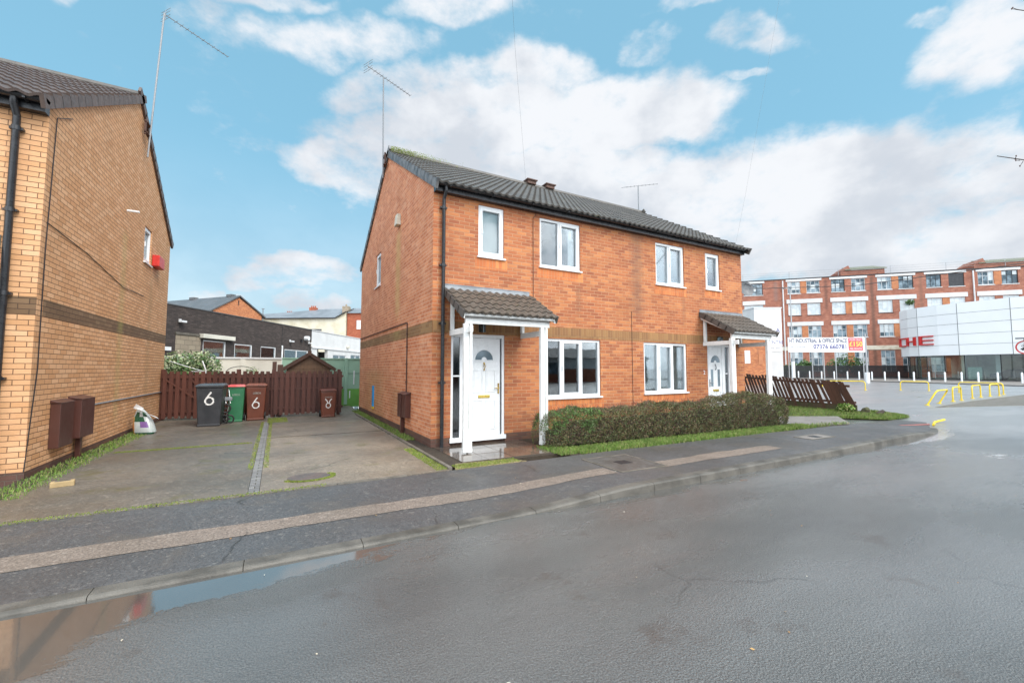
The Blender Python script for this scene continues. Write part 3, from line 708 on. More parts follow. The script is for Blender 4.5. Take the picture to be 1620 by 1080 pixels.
def window(parent,F,s0,s1,z0,z1,splits=(),sash=(),blind=None,y=.03,room=True,sill=True,darkhead=()):
    """upvc casement: frame + mullions, opening sashes proud of it, panes"""
    fw=.058; yb=y+.065
    f=MB(F)
    f.box(s0,y,z0,s0+fw,yb,z1).box(s1-fw,y,z0,s1,yb,z1).box(s0+fw,y,z0,s1-fw,yb,z0+fw).box(s0+fw,y,z1-fw,s1-fw,yb,z1)
    ed=[s0+fw]+[q for q in splits]+[s1-fw]
    for q in splits: f.box(q-.03,y,z0+fw,q+.03,yb,z1-fw)
    for k in range(len(ed)-1):
        a=ed[k]+(.03 if k>0 else 0); b=ed[k+1]-(.03 if k<len(ed)-2 else 0)
        if k in sash:
            w=.045; c,d=z0+fw,z1-fw; yy=y-.012; y2=yb-.02
            f.box(a-.012,yy,c-.012,a+w,y2,d+.012).box(b-w,yy,c-.012,b+.012,y2,d+.012).box(a+w,yy,c-.012,b-w,y2,c+w).box(a+w,yy,d-w,b-w,y2,d+.012)
    fr=f.build('window',M['pvc'],parent,bevel=.004)
    g=MB(F); g.box(s0+fw-.01,y+.035,z0+fw-.01,s1-fw+.01,y+.045,z1-fw+.01); g.build('pane',M['glass'],fr)
    if sill:
        MB(F).box(s0-.03,-.045,z0-.035,s1+.03,y+.02,z0-.001).build('sill',M['pvc'],fr,bevel=.004)
    if darkhead:
        d=MB(F)
        for k in darkhead:
            a=ed[k]+.03;b=ed[k+1]-.03; d.box(a+.01,y+.055,z1-fw-.085,b-.01,y+.08,z1-fw-.03)
        d.build('blind_head_shade',M['blackpvc'],fr)  # black strip stands in for the blind head and its shadow
    hd=MB(F)
    for k in sash:
        a=ed[k]+.03; hd.box(a-.01,y-.035,(z0+z1)/2-.06,a+.012,y-.012,(z0+z1)/2+.06)
    if sash: hd.build('handle',M['pvc'],fr)
    if blind=='blind':
        MB(F).box(s0+.03,y+.09,z0+.03,s1-.03,y+.1,z1-.03).build('blind',M['blind'],fr)
    if blind=='half':
        MB(F).box(s0+.03,y+.09,z0+(z1-z0)*.52,s1-.03,y+.1,z1-.03).build('blind',M['blind'],fr)
    if blind=='right':
        MB(F).box(s1-(s1-s0)*.22,y+.12,z0+.03,s1-.06,y+.14,z1-.03).build('blind',M['blind'],fr)
    if blind=='curtain':
        c=MB(F); n=90; P=[]
        for i in range(n+1):
            t=i/n; P.append((s0+.05+(s1-s0-.1)*t,y+.15+.025*math.sin(t*75)+.015*math.sin(t*31)))
        for i in range(n):
            gap=.0
            c.face([(P[i][0],P[i][1],z0+.04),(P[i+1][0],P[i+1][1],z0+.04),(P[i+1][0],P[i+1][1],z1-.04),(P[i][0],P[i][1],z1-.04)])
        c.build('curtain',M['curtain'],fr,smooth=True)
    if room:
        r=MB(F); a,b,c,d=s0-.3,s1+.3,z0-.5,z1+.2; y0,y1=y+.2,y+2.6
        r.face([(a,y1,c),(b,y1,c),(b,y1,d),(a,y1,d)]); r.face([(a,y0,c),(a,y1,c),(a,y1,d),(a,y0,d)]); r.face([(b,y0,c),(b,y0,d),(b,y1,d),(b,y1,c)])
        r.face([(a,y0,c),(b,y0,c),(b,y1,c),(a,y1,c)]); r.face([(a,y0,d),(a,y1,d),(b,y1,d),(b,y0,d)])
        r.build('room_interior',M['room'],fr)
    return fr
def tiles(o,ud,sd,W,Ls,wave=.165,course=.3,amp=.032,lift=.022,spw=8):
    o=Vector(o);ud=Vector(ud).normalized();sd=Vector(sd).normalized();nn=ud.cross(sd)
    if nn.z<0: nn=-nn
    mb=MB(); nc=int(W/wave*spw); ncs=max(1,round(Ls/course)); cs=Ls/ncs
    def h(u):
        c=.5+.5*math.cos(2*math.pi*u/wave); return amp*(c**1.15)
    top=None
    for c in range(ncs):
        jit=[random.uniform(-.003,.003) for _ in range(int(W/(2*wave))+3)]
        A=[];B=[];D=[]
        for i in range(nc+1):
            u=W*i/nc; k=jit[int(u/(2*wave))]
            base=o+ud*u
            A.append(base+sd*(c*cs-.0+k)+nn*(h(u)+lift+.012)); B.append(base+sd*((c+1)*cs+.02)+nn*(h(u)+.008))
            D.append(base+sd*(c*cs+k)+nn*(h(u)*1.0-.006))
        for i in range(nc):
            u0,u1=W*i/nc,W*(i+1)/nc
            mb.face([A[i],A[i+1],B[i+1],B[i]],[(u0,c*cs+.01),(u1,c*cs+.01),(u1,c*cs+cs-.01),(u0,c*cs+cs-.01)])
            mb.face([D[i],D[i+1],A[i+1],A[i]],[(u0,c*cs+.01)]*4)
    return mb
# ------------------------------------------------------------------ the orange pair of houses
X0,X1,YF,YB=2.6,12.45,7.91,16.06; EZ=5.22; RY=11.98; RZ=7.62
pit=(RZ-EZ)/(RY-YF)
H=thing('semi_detached_house',(X0,YF,0),'orange brick pair of semi-detached houses with dark pantiled roof and white porches','house')
FF=frame((0,YF,0),(1,0)); FG=frame((X0,0,0),(0,-1))    # gable frame: s = -Y
ops=[(3.57,4.17,3.83,4.92),(5.08,6.22,3.79,4.91),(8.74,9.85,3.75,4.88),(10.76,11.4,3.8,4.86),(5.1,6.8,.85,2.18),(8.24,9.87,.87,2.18),(2.99,4.19,.06,2.2),(10.74,11.78,.06,2.2)]
mb=MB(FF); wall_open(mb,X0,X1,.16,EZ,ops,.12); mb.build('front_wall',M['front'],H,recalc=False)
mb=MB(FF); mb.box(X0-.004,-.004,-.3,2.99,.2,.16).box(4.19,-.004,-.3,10.74,.2,.16).box(11.78,-.004,-.3,X1+.004,.2,.16).box(2.99,.05,-.3,4.19,.2,.06).box(10.74,.05,-.3,11.78,.2,.06); mb.build('plinth',M['plinth'],H)
# gable: uv u=-? use world Y as u
def gwall(mb,ysgn,y0,y1,z0,z1,op): pass
g=MB(Matrix.Translation((X0,0,0)))
def gpanel(mb,x,ya,yb,za,zb): mb.face([(x,ya,za),(x,yb,za),(x,yb,zb),(x,ya,zb)])
wy0,wy1,wz0,wz1=12.78,13.48,3.98,5.0
for ya,yb,za,zb in ((YF,wy0,.16,EZ),(wy1,YB,.16,EZ),(wy0,wy1,.16,wz0),(wy0,wy1,wz1,EZ)): gpanel(g,0,ya,yb,za,zb)
g.face([(0,YF,EZ),(0,YB,EZ),(0,RY,RZ-.02)])
g.face([(0,wy0,wz0),(.12,wy0,wz0),(.12,wy0,wz1),(0,wy0,wz1)]);g.face([(0,wy1,wz0),(.12,wy1,wz0),(.12,wy1,wz1),(0,wy1,wz1)]);g.face([(0,wy0,wz1),(.12,wy0,wz1),(.12,wy1,wz1),(0,wy1,wz1)]);g.face([(0,wy0,wz0),(.12,wy0,wz0),(.12,wy1,wz0),(0,wy1,wz0)])
g.build('gable_wall',M['gable'],H,recalc=False)
g=MB(); g.face([(X1,YF,.16),(X1,YB,.16),(X1,YB,EZ),(X1,RY,RZ-.02),(X1,YF,EZ)]); g.face([(X0,YB,.1),(X1,YB,.1),(X1,YB,EZ),(X0,YB,EZ)]); g.build('rear_wall',M['front'],H,recalc=False)
MB().box(X0-.004,YF+.2,-.3,X0+.1,YB,.16).build('plinth',M['plinth'],H)
MB(FF).box(X0-.0035,-.0035,2.2,X1,.0,2.44).build('brick_band',M['brownband'],H)
MB().box(X0-.0035,YF-.0035,2.2,X0,YB,2.44).build('brick_band',M['brownband2'],H)
for a,b,z in ((3.5,4.25,3.795),(5.0,6.3,3.755),(8.66,9.93,3.715),(10.7,11.46,3.765),(5.02,6.88,.815),(8.16,9.95,.835)): MB(FF).box(a,-.003,z-.225,b,.0,z).build('soldier_course',M['soldier'],H)
window(H,FF,3.57,4.17,3.83,4.92,(),(0,),'blind')
window(H,FF,5.08,6.22,3.79,4.91,(5.62,),(1,),'right',darkhead=(1,))
window(H,FF,8.74,9.85,3.75,4.88,(9.26,),(1,),'blind',darkhead=(1,))
window(H,FF,10.76,11.4,3.8,4.86,(),(0,),'half',darkhead=(0,))
window(H,FF,5.1,6.8,.85,2.18,(5.66,6.24),(1,),None,darkhead=(1,))
window(H,FF,8.24,9.87,.87,2.18,(8.78,9.33),(1,),'curtain',darkhead=(1,))
window(H,FG,-wy1,-wy0,wz0,wz1,(),(0,),'blind')
# doors
def door(F,f0,f1,side,l0,l1,g0,g1,sidepanes):
    fr=MB(F); z0,z1=.09,2.2; y=.02
    fr.box(f0,y,z0,f0+.055,y+.07,z1).box(f1-.055,y,z0,f1,y+.07,z1).box(f0+.055,y,z1-.07,f1-.055,y+.07,z1).box(f0-.02,y-.05,z0-.035,f1+.02,y+.07,z0+.05)
    a,b=(g1,l0) if side<0 else (l1,g0)
    fr.box(a,y,z0+.05,b,y+.07,z1-.07)
    o=fr.build('door_frame',M['pvc'],H,bevel=.004)
    MB(F).box(g0,y+.03,z0+.05,g1,y+.045,z1-.07).build('side_light',M['glassdark'],o)
    q=MB(F).box(g0,y+.01,1.34,g1,y+.06,1.37).build('glazing_bar',M['pvc'],o)
    d=MB(F); yy=y+.012
    w=l1-l0
    d.box(l0+.006,yy,z0+.055,l1-.006,yy+.045,z1-.075)
    # raised panels
    cx=(l0+l1)/2
    def panel(a,b,c,e):
        t=.016
        d.box(a,yy-.012,c,b,yy,c+t).box(a,yy-.012,e-t,b,yy,e).box(a,yy-.012,c+t,a+t,yy,e-t).box(b-t,yy-.012,c+t,b,yy,e-t)
        d.box(a+.035,yy-.005,c+.035,b-.035,yy,e-.035)
    pw=w*.3
    for sx in (-1,1):
        a=cx+sx*w*.04 if sx>0 else cx-w*.04-pw; 
        if not sidepanes: panel(a,a+pw,1.02,1.48)
        panel(a,a+pw,.26,.86)
    o=d.build('door',M['pvc'],H,bevel=.003)
    # fanlight half round
    n=14; r=.2; fl=MB(F); arc=[(cx+r*math.cos(math.pi*k/n),1.68+r*math.sin(math.pi*k/n)) for k in range(n+1)]; inn=[(cx+.06*math.cos(math.pi*k/n),1.68+.06*math.sin(math.pi*k/n)) for k in range(n+1)][::-1]
    for k in range(n):
        a0,a1=arc[k],arc[k+1]; b0,b1=inn[n-k],inn[n-k-1]
        fl.face([(a0[0],yy-.004,a0[1]),(a1[0],yy-.004,a1[1]),(b1[0],yy-.004,b1[1]),(b0[0],yy-.004,b0[1])])
    fl.build('fanlight',M['fglass'],o)
    tr=MB(F); tr.tube([(cx+(r+.012)*math.cos(math.pi*k/n),yy-.006,1.68+(r+.012)*math.sin(math.pi*k/n)) for k in range(n+1)],.012,6); tr.box(cx-r-.05,yy-.014,1.652,cx+r+.05,yy,1.676); tr.build('fanlight_trim',M['pvc'],o)
    if sidepanes:
        gl=MB(F)
        for sx in (-1,1): gl.box(cx+sx*.15-.05,yy-.004,.99,cx+sx*.15+.05,yy,1.48)
        gl.build('glass_panel',M['fglass'],o)
    MB(F).box(cx-.13,yy-.012,.9 if not sidepanes else .84,cx+.13,yy-.001,.965 if not sidepanes else .91).build('letter_plate',M['gold'],o,bevel=.004)
    k=MB(F); k.tube([(cx,yy-.02,1.60),(cx-.02,yy-.03,1.55),(cx,yy-.035,1.49),(cx+.02,yy-.03,1.55),(cx,yy-.02,1.60)],.007,6); k.box(cx-.014,yy-.02,1.585,cx+.014,yy,1.63); k.box(cx-.01,yy-.02,1.46,cx+.01,yy,1.5); k.build('knocker',M['brass'] if not sidepanes else M['grey_pipe'],o)
    hx=l1-.045 if side<0 else l0+.045
    hh=MB(F); hh.box(hx-.015,yy-.012,.98,hx+.015,yy,1.2); hh.tube([(hx,yy-.012,1.1),(hx,yy-.045,1.1),(hx+(-.1 if side<0 else .1),yy-.05,1.1)],.009,6); hh.build('handle',M['brass'] if side<0 else M['grey_pipe'],o)
    return o
door(FF,2.99,4.19,-1,3.35,4.10,3.055,3.19,False)
door(FF,10.74,11.78,1,10.81,11.42,11.55,11.69,True)
# rooms behind side lights
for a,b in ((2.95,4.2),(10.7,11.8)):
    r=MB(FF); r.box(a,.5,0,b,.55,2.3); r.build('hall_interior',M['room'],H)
# roof
random.seed(9)
sl=math.hypot(RY-YF,RZ-EZ); sdv=Vector((0,RY-YF,RZ-EZ)).normalized()
o0=Vector((X0-.02,YF,EZ+.03))-sdv*.34
rf=tiles(o0,(1,0,0),sdv,X1-X0+.06,sl+.34).build('roof',M['tile'],H)
s=MB(); s.face([(X0,YB+.25,EZ-.1),(X1,YB+.25,EZ-.1),(X1,RY,RZ+.04),(X0,RY,RZ+.04)]); s.build('rear_roof',M['tile'],H)
s=MB(); s.tube([(X0-.03,RY,RZ+.05),(X1+.03,RY,RZ+.05)],.10,10); s.build('ridge_tiles',M['tile'],rf)
random.seed(12)
blades('roof_moss',lambda:(X0+abs(random.gauss(0,.7)),RY-.12+rnd(-.12,.1)-.1,RZ+.03+rnd(-.04,.06)),1500,.015,M['moss'],'yellow moss on the ridge corner of the orange house',w=.012)
s=MB()
for x in (7.3,8.05):
    s.box(x-.16,RY-.16,RZ+.08,x+.16,RY+.14,RZ+.19); s.box(x-.2,RY-.2,RZ+.19,x+.2,RY+.18,RZ+.225)
s.build('ridge_vent',M['rust'],rf)
def verge(x,sgn,mat,par,ez,rz,ry,yf,yb):
    s=MB(); d=Vector((0,ry-yf,rz-ez)); Lg=d.length; d.normalize(); n=Vector((0,-d.z,d.y)); k=0
    t=-.36
    while t<Lg-.02:
        a=Vector((x,yf,ez+.03))+d*t; b=a+d*.315
        s.vf([a-n*.12+Vector((0,0,0)),b-n*.125,b+n*.035,a+n*.075]+[p+Vector((sgn*.05,0,0)) for p in (a-n*.12,b-n*.125,b+n*.035,a+n*.075)],[(0,1,2,3),(7,6,5,4),(0,4,5,1),(1,5,6,2),(2,6,7,3),(3,7,4,0)])
        t+=.3
    d=Vector((0,ry-yb,rz-ez)); Lg=d.length; d.normalize(); n=Vector((0,d.z,-d.y)); n=-n if n.z<0 else n; t=-.2
    while t<Lg-.02:
        a=Vector((x,yb,ez+.03))+d*t; b=a+d*.34
        q=[a-n*.12,b-n*.125,b+n*.035,a+n*.075]
        s.vf(q+[p+Vector((sgn*.05,0,0)) for p in q],[(0,1,2,3),(7,6,5,4),(0,4,5,1),(1,5,6,2),(2,6,7,3),(3,7,4,0)])
        t+=.3
    return s.build('verge_tiles',mat,par)
verge(X0-.05,.05/.05,M['vergetile'],rf,EZ,RZ,RY,YF,YB)
verge(X1+.0,1,M['tile'],rf,EZ,RZ,RY,YF,YB)
def gutter(x0,x1,y,z,par,r=.058):
    s=MB(); n=8
    for i in range(n):
        a0,a1=math.pi+math.pi*i/n,math.pi+math.pi*(i+1)/n
        for rr in (r,r-.006):
            s.face([(x0,y+rr*math.cos(a0),z+rr*math.sin(a0)),(x1,y+rr*math.cos(a0),z+rr*math.sin(a0)),(x1,y+rr*math.cos(a1),z+rr*math.sin(a1)),(x0,y+rr*math.cos(a1),z+rr*math.sin(a1))])
    for xx in (x0,x1): s.face([(xx,y+r*math.cos(math.pi+math.pi*i/n),z+r*math.sin(math.pi+math.pi*i/n)) for i in range(n+1)])
    k=x0+.3
    while k<x1: s.box(k-.015,y-r-.006,z-r-.006,k+.015,y+r,z-.0); k+=.95
    return s.build('gutter',M['blackpvc'],par,smooth=True)
gutter(X0-.04,X1+.06,YF-.2,EZ-.1,H)
MB().box(X0-.0,YF-.13,EZ-.24,X1,YF-.001,EZ-.02).build('fascia',M['blackpvc'],H)
def downpipe(x,y,z0,z1,par,yg,r=.036,lab=None):
    s=MB(); s.tube([(x,yg,z1),(x,yg,z1-.1),(x,y,z1-.22),(x,y,z0)],r,12)
    z=z1-.4
    while z>z0+.2: s.tube([(x,y,z-.03),(x,y,z+.03)],r+.008,12); s.box(x-.07,y,z-.015,x+.07,y+.06,z+.015); z-=1.15
    return s.build('downpipe',M['blackpvc'],par,smooth=True,label=lab)
downpipe(2.79,YF-.07,0,EZ-.14,H,YF-.19)
# meter boxes, alarm, pipes on the gable
gx=X0
s=MB(); s.box(gx-.13,9.33,.42,gx-.002,9.62,.93); s.prism([(gx-.15,.93),(gx-.002,.93),(gx-.002,.98)],9.31,9.64,'y'); s.build('meter_box',M['brownpaint'],H,bevel=.006)
s=MB(); s.box(gx-.13,9.72,.40,gx-.002,10.0,.93); s.prism([(gx-.15,.93),(gx-.002,.93),(gx-.002,.98)],9.7,10.02,'y'); s.box(gx-.09,9.8,0,gx-.02,9.88,.4); s.build('meter_box',M['brownpaint'],H,bevel=.006)
s=MB(); s.tube([(gx-.02,9.66,.5),(gx-.02,9.66,2.53),(gx-.02,9.7,2.56),(gx-.02,16,2.56)],.014,6)
for z in (.8,1.2,1.6,2.0,2.3): s.box(gx-.045,9.64,z-.008,gx-.002,9.68,z+.008)
s.build('wall_pipe',M['rust'],H,label='thin brown pipe running up and back along the gable')
s=MB(); s.frust((gx-.055,10.6,5.1),.11,.26,(gx-.045,10.6,5.38),.09,.22); s.build('alarm_box',plain('beige_alarm',(.66,.62,.5),.5),H,bevel=.01)
s=MB(); s.box(gx-.02,13.4,.35,gx-.001,13.62,.98); s.build('blue_tape',M['bluetape'],H)
s=MB(); s.box(gx-.022,13.4,.28,gx-.002,13.62,.349); s.build('yellow_tape',M['yellow'],H)
def text(par,F,body,size,x,z,y,mat,name='lettering',align='CENTER',sx=1,th=.002,label=None,font_w=0):
    cu=bpy.data.curves.new('t','FONT'); cu.body=body; cu.size=size; cu.align_x=align; cu.extrude=th; cu.resolution_u=3; cu.offset=font_w
    to=bpy.data.objects.new('t',cu); col.objects.link(to)
    me=bpy.data.meshes.new_from_object(to); bpy.data.objects.remove(to)
    me.name=name
    T=F@Matrix.Translation((x,y,z))@Matrix.Rotation(R(90),4,'X')@Matrix.Diagonal((sx,1,1,1))
    if par: T=wm(par).inverted()@T
    me.transform(T); me.materials.clear(); me.materials.append(mat)
    o=bpy.data.objects.new(name,me); col.objects.link(o)
    if par: o.parent=par
    if label: o['label']=label
    return o
text(H,FF,'4',.13,4.305,1.52,-.004,M['brass'],'house_number',th=.004)
text(H,FF,'2',.16,10.585,1.34,-.004,M['pvc'],'house_number',th=.004)
# telephone lines on the front wall
s=MB(); s.tube([(4.98,YF-.008,4.95),(4.9,YF-.008,4.85),(4.9,YF-.008,2.75)],.007,5); MB().tube([(7.83,YF-.008,2.95),(7.83,YF-.008,.2)],.006,5).build('wall_cable',M['rust'],H); s.tube([(4.98,YF-.008,4.95),(4.95,YF-.008,5.1)],.007,5); s.build('wall_cable',M['rust'],H)
# ---- porches
def porch(xa,xb,side):
    yE=6.93; zE=2.47; zT=3.02
    p=MB()
    zb=2.40
    p.box(xa+.08,7.0,zb-.09,xb-.08,7.05,zb+.06)                       # front beam
    xl,xr=xa+.14,xb-.2
    p.beam((xl,7.05,2.2),(xl,YF,2.2),.05,.11); p.beam((xr,7.05,2.2),(xr,YF,2.2),.05,.11)
    p.box(xl-.035,6.86,2.145,xl+.025,7.06,2.26) 
    n=5
    for i in range(n):
        x=xa+.06+(xb-xa-.12)*i/(n-1)
        p.beam((x,6.96,2.50-.035),(x,YF,zT-.09),.045,.07)
    p.box(xl-.025,YF-.09,2.26,xl+.045,YF-.02,2.95); p.box(xr-.045,YF-.09,2.26,xr+.025,YF-.02,2.95)
    P=p.build('porch',M['whitewood'],H,bevel=.004)
    for x in (xl,xr):
        s=MB(); s.box(x-.085,7.0,.1,x+.0,7.075,2.31-.0).box(x+.022,7.0,.1,x+.075,7.075,2.31); s.box(x+.0,7.025,.1,x+.022,7.06,2.2); s.box(x-.09,6.99,.03,x+.08,7.085,.1) ; s.box(x-.087,6.996,.1,x+.077,7.08,.42)
        s.build('post',M['whitewood'],P,bevel=.006)
        MB().tube([(x,7.04,-.02),(x,7.04,.03)],.012,6).build('post_pin',M['rust'],P)
    a=Vector((xa,yE-.07,zE)); sdn=Vector((0,YF-yE+.07,zT+.05-zE)); Lg=sdn.length
    tiles(a,(1,0,0),sdn,xb-xa,Lg-.02,amp=.035,course=.26).build('tile_roof',M['porchtile'],P)
    d=sdn.normalized(); nn=Vector((0,-d.z,d.y))
    for xx in (xa-.03,xb):
        v=MB(); t=0
        while t<Lg-.05:
            q0=a+d*t; q1=a+d*(t+.27); q0.x=q1.x=xx
            q=[q0-nn*.09,q1-nn*.085,q1+nn*.03,q0+nn*.06]
            v.vf(q+[w_+Vector((.03,0,0)) for w_ in q],[(0,1,2,3),(7,6,5,4),(0,4,5,1),(1,5,6,2),(2,6,7,3),(3,7,4,0)]); t+=.24
        v.build('verge_tiles',M['tile'],P)
    f=MB(); f.box(xa-.0,6.9,2.44-.0,xb-.02,6.925,2.485)
    for xx in (xa-.0,xb-.025):
        q0=Vector((xx,yE-.02,2.39)); q1=Vector((xx,YF,zT-.06)); u=Vector((0,0,.05))
        f.vf([q0,q1,q1+u,q0+u]+[w_+Vector((.025,0,0)) for w_ in (q0,q1,q1+u,q0+u)],[(0,1,2,3),(7,6,5,4),(0,4,5,1),(1,5,6,2),(2,6,7,3),(3,7,4,0)])
    f.build('barge_board',M['whitewood'],P)
    l=MB(); l.face([(xa,YF-.004,3.17),(xb,YF-.004,3.17),(xb,YF-.015,3.07),(xa,YF-.015,3.07)]); l.face([(xa,YF-.015,3.07),(xb,YF-.015,3.07),(xb,YF-.17,2.99),(xa,YF-.17,2.99)]); l.box(xa,YF-.012,3.16,xb,YF-.001,3.18); l.build('lead_flashing',M['lead'],P)
    c=MB(); c.face([(xa+.05,6.98,2.41),(xb-.05,6.98,2.41),(xb-.05,YF,2.94),(xa+.05,YF,2.94)]); c.build('soffit',M['oldwood'],P)
    s=MB(); x=(xa+xb)/2-.18; s.box(x-.055,YF-.11,2.24,x+.055,YF-.005,2.42); s.build('porch_light',M['glassdark'],P,bevel=.006)
    return P
porch(2.84,4.8,-1)
porch(10.45,12.42,1)
# wire-hung details: aerials
def yagi(name,mast_pts,boom_a,boom_b,lab,n=12,par=None,rm=.02,brk=None,refl=True,el=.17):
    t=thing(name,mast_pts[0],lab,'aerial')
    MB().tube(mast_pts,rm,8).build('mast',M['grey_pipe'],t,smooth=True)
    a,b=Vector(boom_a),Vector(boom_b); d=(b-a).normalized(); sdw=d.cross(Vector((0,0,1))).normalized()
    s=MB(); s.tube([a,b],.011,6)
    for i in range(n):
        q=a+(b-a)*(.16+.84*i/(n-1)); e=el*(1-.35*i/n)
        s.tube([q-sdw*e/2,q+sdw*e/2],.006,4)
    if refl:
        up=sdw.cross(d)
        for k in (-.12,-.05,.05,.12):
            q=a+d*.02+up*k; s.tube([q-sdw*.2,q+sdw*.2],.006,4)
        s.tube([a+d*.02-up*.14,a+d*.02+up*.14],.007,4)
    s.build('boom',M['steel'],t)
    if brk:
        s=MB()
        for z in brk[1:]: s.box(brk[0][0]-.015,brk[0][1]-.15,z-.012,brk[0][0]+.05,brk[0][1]+.15,z+.012)
        s.box(brk[0][0]-.02,brk[0][1]-.15,brk[1]-.05,brk[0][0]+.02,brk[0][1]-.11,brk[2]+.05)
        s.build('bracket',M['rust'],t)
    return t
yagi('tv_aerial',[(2.48,12.15,6.95),(2.44,12.15,9.95)],(1.95,11.9,9.95),(3.35,12.6,9.95),'tall tv aerial on the near gable of the orange house',brk=((2.5,12.15),7.35,7.6))
yagi('tv_aerial',[(12.35,11.98,7.6),(12.35,11.98,8.75)],(11.95,12.5,8.8),(12.95,11.55,8.8),'small tv aerial above the far end of the orange house roof',refl=False,n=9)
# satellite dish at the far corner
t=thing('satellite_dish',(12.5,7.85,3.9),'dark grey satellite dish on the far corner of the orange house','satellite dish')
s=MB(); n=18; c=Vector((12.66,7.92,3.95)); dn=Vector((-.35,-1,.25)).normalized(); a=dn.cross(Vector((0,0,1))).normalized(); b=dn.cross(a)
rings=[[c+a*math.cos(6.283*k/n)*r*.24+b*math.sin(6.283*k/n)*r*.24+dn*(r*r*.06) for k in range(n)] for r in (.02,.5,1)]
for r in range(2):
    for k in range(n): s.face([rings[r][k],rings[r][(k+1)%n],rings[r+1][(k+1)%n],rings[r+1][k]])
s.build('dish',plain('dish_grey',(.12,.13,.14),.5),t)
MB().tube([(12.45,8.05,3.9),(12.6,8.05,3.9),c],.015,6).tube([c-b*.22,c+dn*.25],.01,5).build('arm',M['blackmetal'],t)
# overhead cables
tag(MB().tube([(7.1,11.9,7.75),(4.5,8,8.7),(1.3,3.,10.2),(-3,-4,13)],.0022,5).build('telephone_wire',M['steel']),'thin overhead wire rising from the ridge of the orange house','cable')
tag(MB().tube([(12.4,8.0,5.45),(11.7,7.2,6.6),(10.0,5.3,9.6),(6,1,17)],.0016,5).build('telephone_wire',M['steel']),'thin overhead wire rising from the far eave of the orange house','cable')
# ------------------------------------------------------------------ buff brick house at left
CX=-2.98; CY0,CY1=8.36,16.2; CEZ=5.36; CRY=12.5; CRZ=7.78
B=thing('buff_brick_house',(CX,CY0,0),'buff yellow brick house with brown band at the left edge','house')
g=MB(); wy0,wy1,wz0,wz1=13.45,14.1,4.16,5.06
for ya,yb,za,zb in ((CY0,wy0,.1,CEZ),(wy1,CY1,.1,CEZ),(wy0,wy1,.1,wz0),(wy0,wy1,wz1,CEZ)): gpanel(g,CX,ya,yb,za,zb)
g.face([(CX,CY0,CEZ),(CX,CY1,CEZ),(CX,CRY,CRZ-.02)])
for q in ((wy0,wz0,wy0,wz1),(wy1,wz0,wy1,wz1),(wy0,wz1,wy1,wz1),(wy0,wz0,wy1,wz0)): g.face([(CX,q[0],q[1]),(CX-.12,q[0],q[1]),(CX-.12,q[2],q[3]),(CX,q[2],q[3])])
g.build('gable_wall',M['cream'],B,recalc=False)
g=MB(); g.face([(-12,CY0,.1),(CX,CY0,.1),(CX,CY0,CEZ),(-12,CY0,CEZ)]); g.face([(-12,CY1,.1),(CX,CY1,.1),(CX,CY1,CEZ),(-12,CY1,CEZ)]); g.face([(-12,CY0,0),(-12,CY1,0),(-12,CY1,CEZ),(-12,CRY,CRZ),(-12,CY0,CEZ)]); g.build('front_wall',M['cream'],B,recalc=False)
MB().box(CX,CY0+.2,2.25,CX+.0035,CY1,2.5).build('brick_band',M['creamband'],B)
MB().box(-12,CY0-.0035,2.25,CX+.0035,CY0,2.5).build('brick_band',M['creamband'],B)
MB().box(-12,CY0-.004,-.3,CX+.004,CY0+.1,.1).box(CX-.1,CY0+.1,-.3,CX+.004,CY1,.1).build('plinth',M['plinth'],B)
FC=frame((CX,0,0),(0,1))
window(B,FC,wy0,wy1,wz0,wz1,(),(0,),'blind')
s=MB(FC); s.box(14.22,-.16,4.2,14.78,-.002,4.5); s.build('alarm_box',M['redplastic'],B,bevel=.015)
random.seed(4)
sdv=Vector((0,CRY-CY0,CRZ-CEZ)).normalized(); Ls=math.hypot(CRY-CY0,CRZ-CEZ)
o0=Vector((-12,CY0,CEZ+.03))-sdv*.34
rf=tiles(o0,(1,0,0),sdv,12+CX+.02,Ls+.34,wave=.2,amp=.035).build('roof',M['browntile'],B)
s=MB(); s.face([(-12,CY1+.2,CEZ-.1),(CX,CY1+.2,CEZ-.1),(CX,CRY,CRZ+.03),(-12,CRY,CRZ+.03)]); s.build('rear_roof',M['browntile'],B)
MB().tube([(-12,CRY,CRZ+.05),(CX+.04,CRY,CRZ+.05)],.1,10).build('ridge_tiles',M['tile'],rf)
verge(CX,1,M['vergebrown'],rf,CEZ,CRZ,CRY,CY0,CY1)
gutter(-12,CX+.05,CY0-.2,CEZ-.1,B,.062)
MB().box(-12,CY0-.13,CEZ-.25,CX,CY0-.001,CEZ-.02).build('fascia',M['blackpvc'],B)
downpipe(-3.27,CY0-.08,0,CEZ-.14,B,CY0-.19,.042)
s=MB(); s.box(CX+.002,9.0,.3,CX+.12,9.5,.98).prism([(CX+.13,.98),(CX+.002,.98),(CX+.002,1.03)],8.98,9.52,'y'); s.build('meter_box',M['brownpaint'],B,bevel=.006)
s=MB(); s.box(CX+.002,9.62,.36,CX+.17,10.2,1.0).prism([(CX+.18,1.0),(CX+.002,1.0),(CX+.002,1.05)],9.6,10.22,'y'); s.box(CX+.03,9.9,0,CX+.1,9.98,.36); s.build('meter_box',M['brownpaint'],B,bevel=.006)
s=MB(); s.tube([(CX+.018,10.22,.84),(CX+.018,15.9,.82)],.016,6)
s.build('wall_pipe',M['grey_pipe'],B)
s=MB(); s.tube([(CX-.0,CY0-.012,.1),(CX+.012,CY0+.14,1.5),(CX+.012,CY0+.12,3.2),(CX+.012,CY0+.2,5.2),(CX+.012,CY0+.7,5.45)],.007,5)
s.tube([(CX+.012,CY0+.12,3.6),(CX+.012,10,3.5),(CX+.012,12,3.25),(CX+.012,13.6,3.3)],.007,5)
s.build('wall_cable',M['blackmetal'],B)
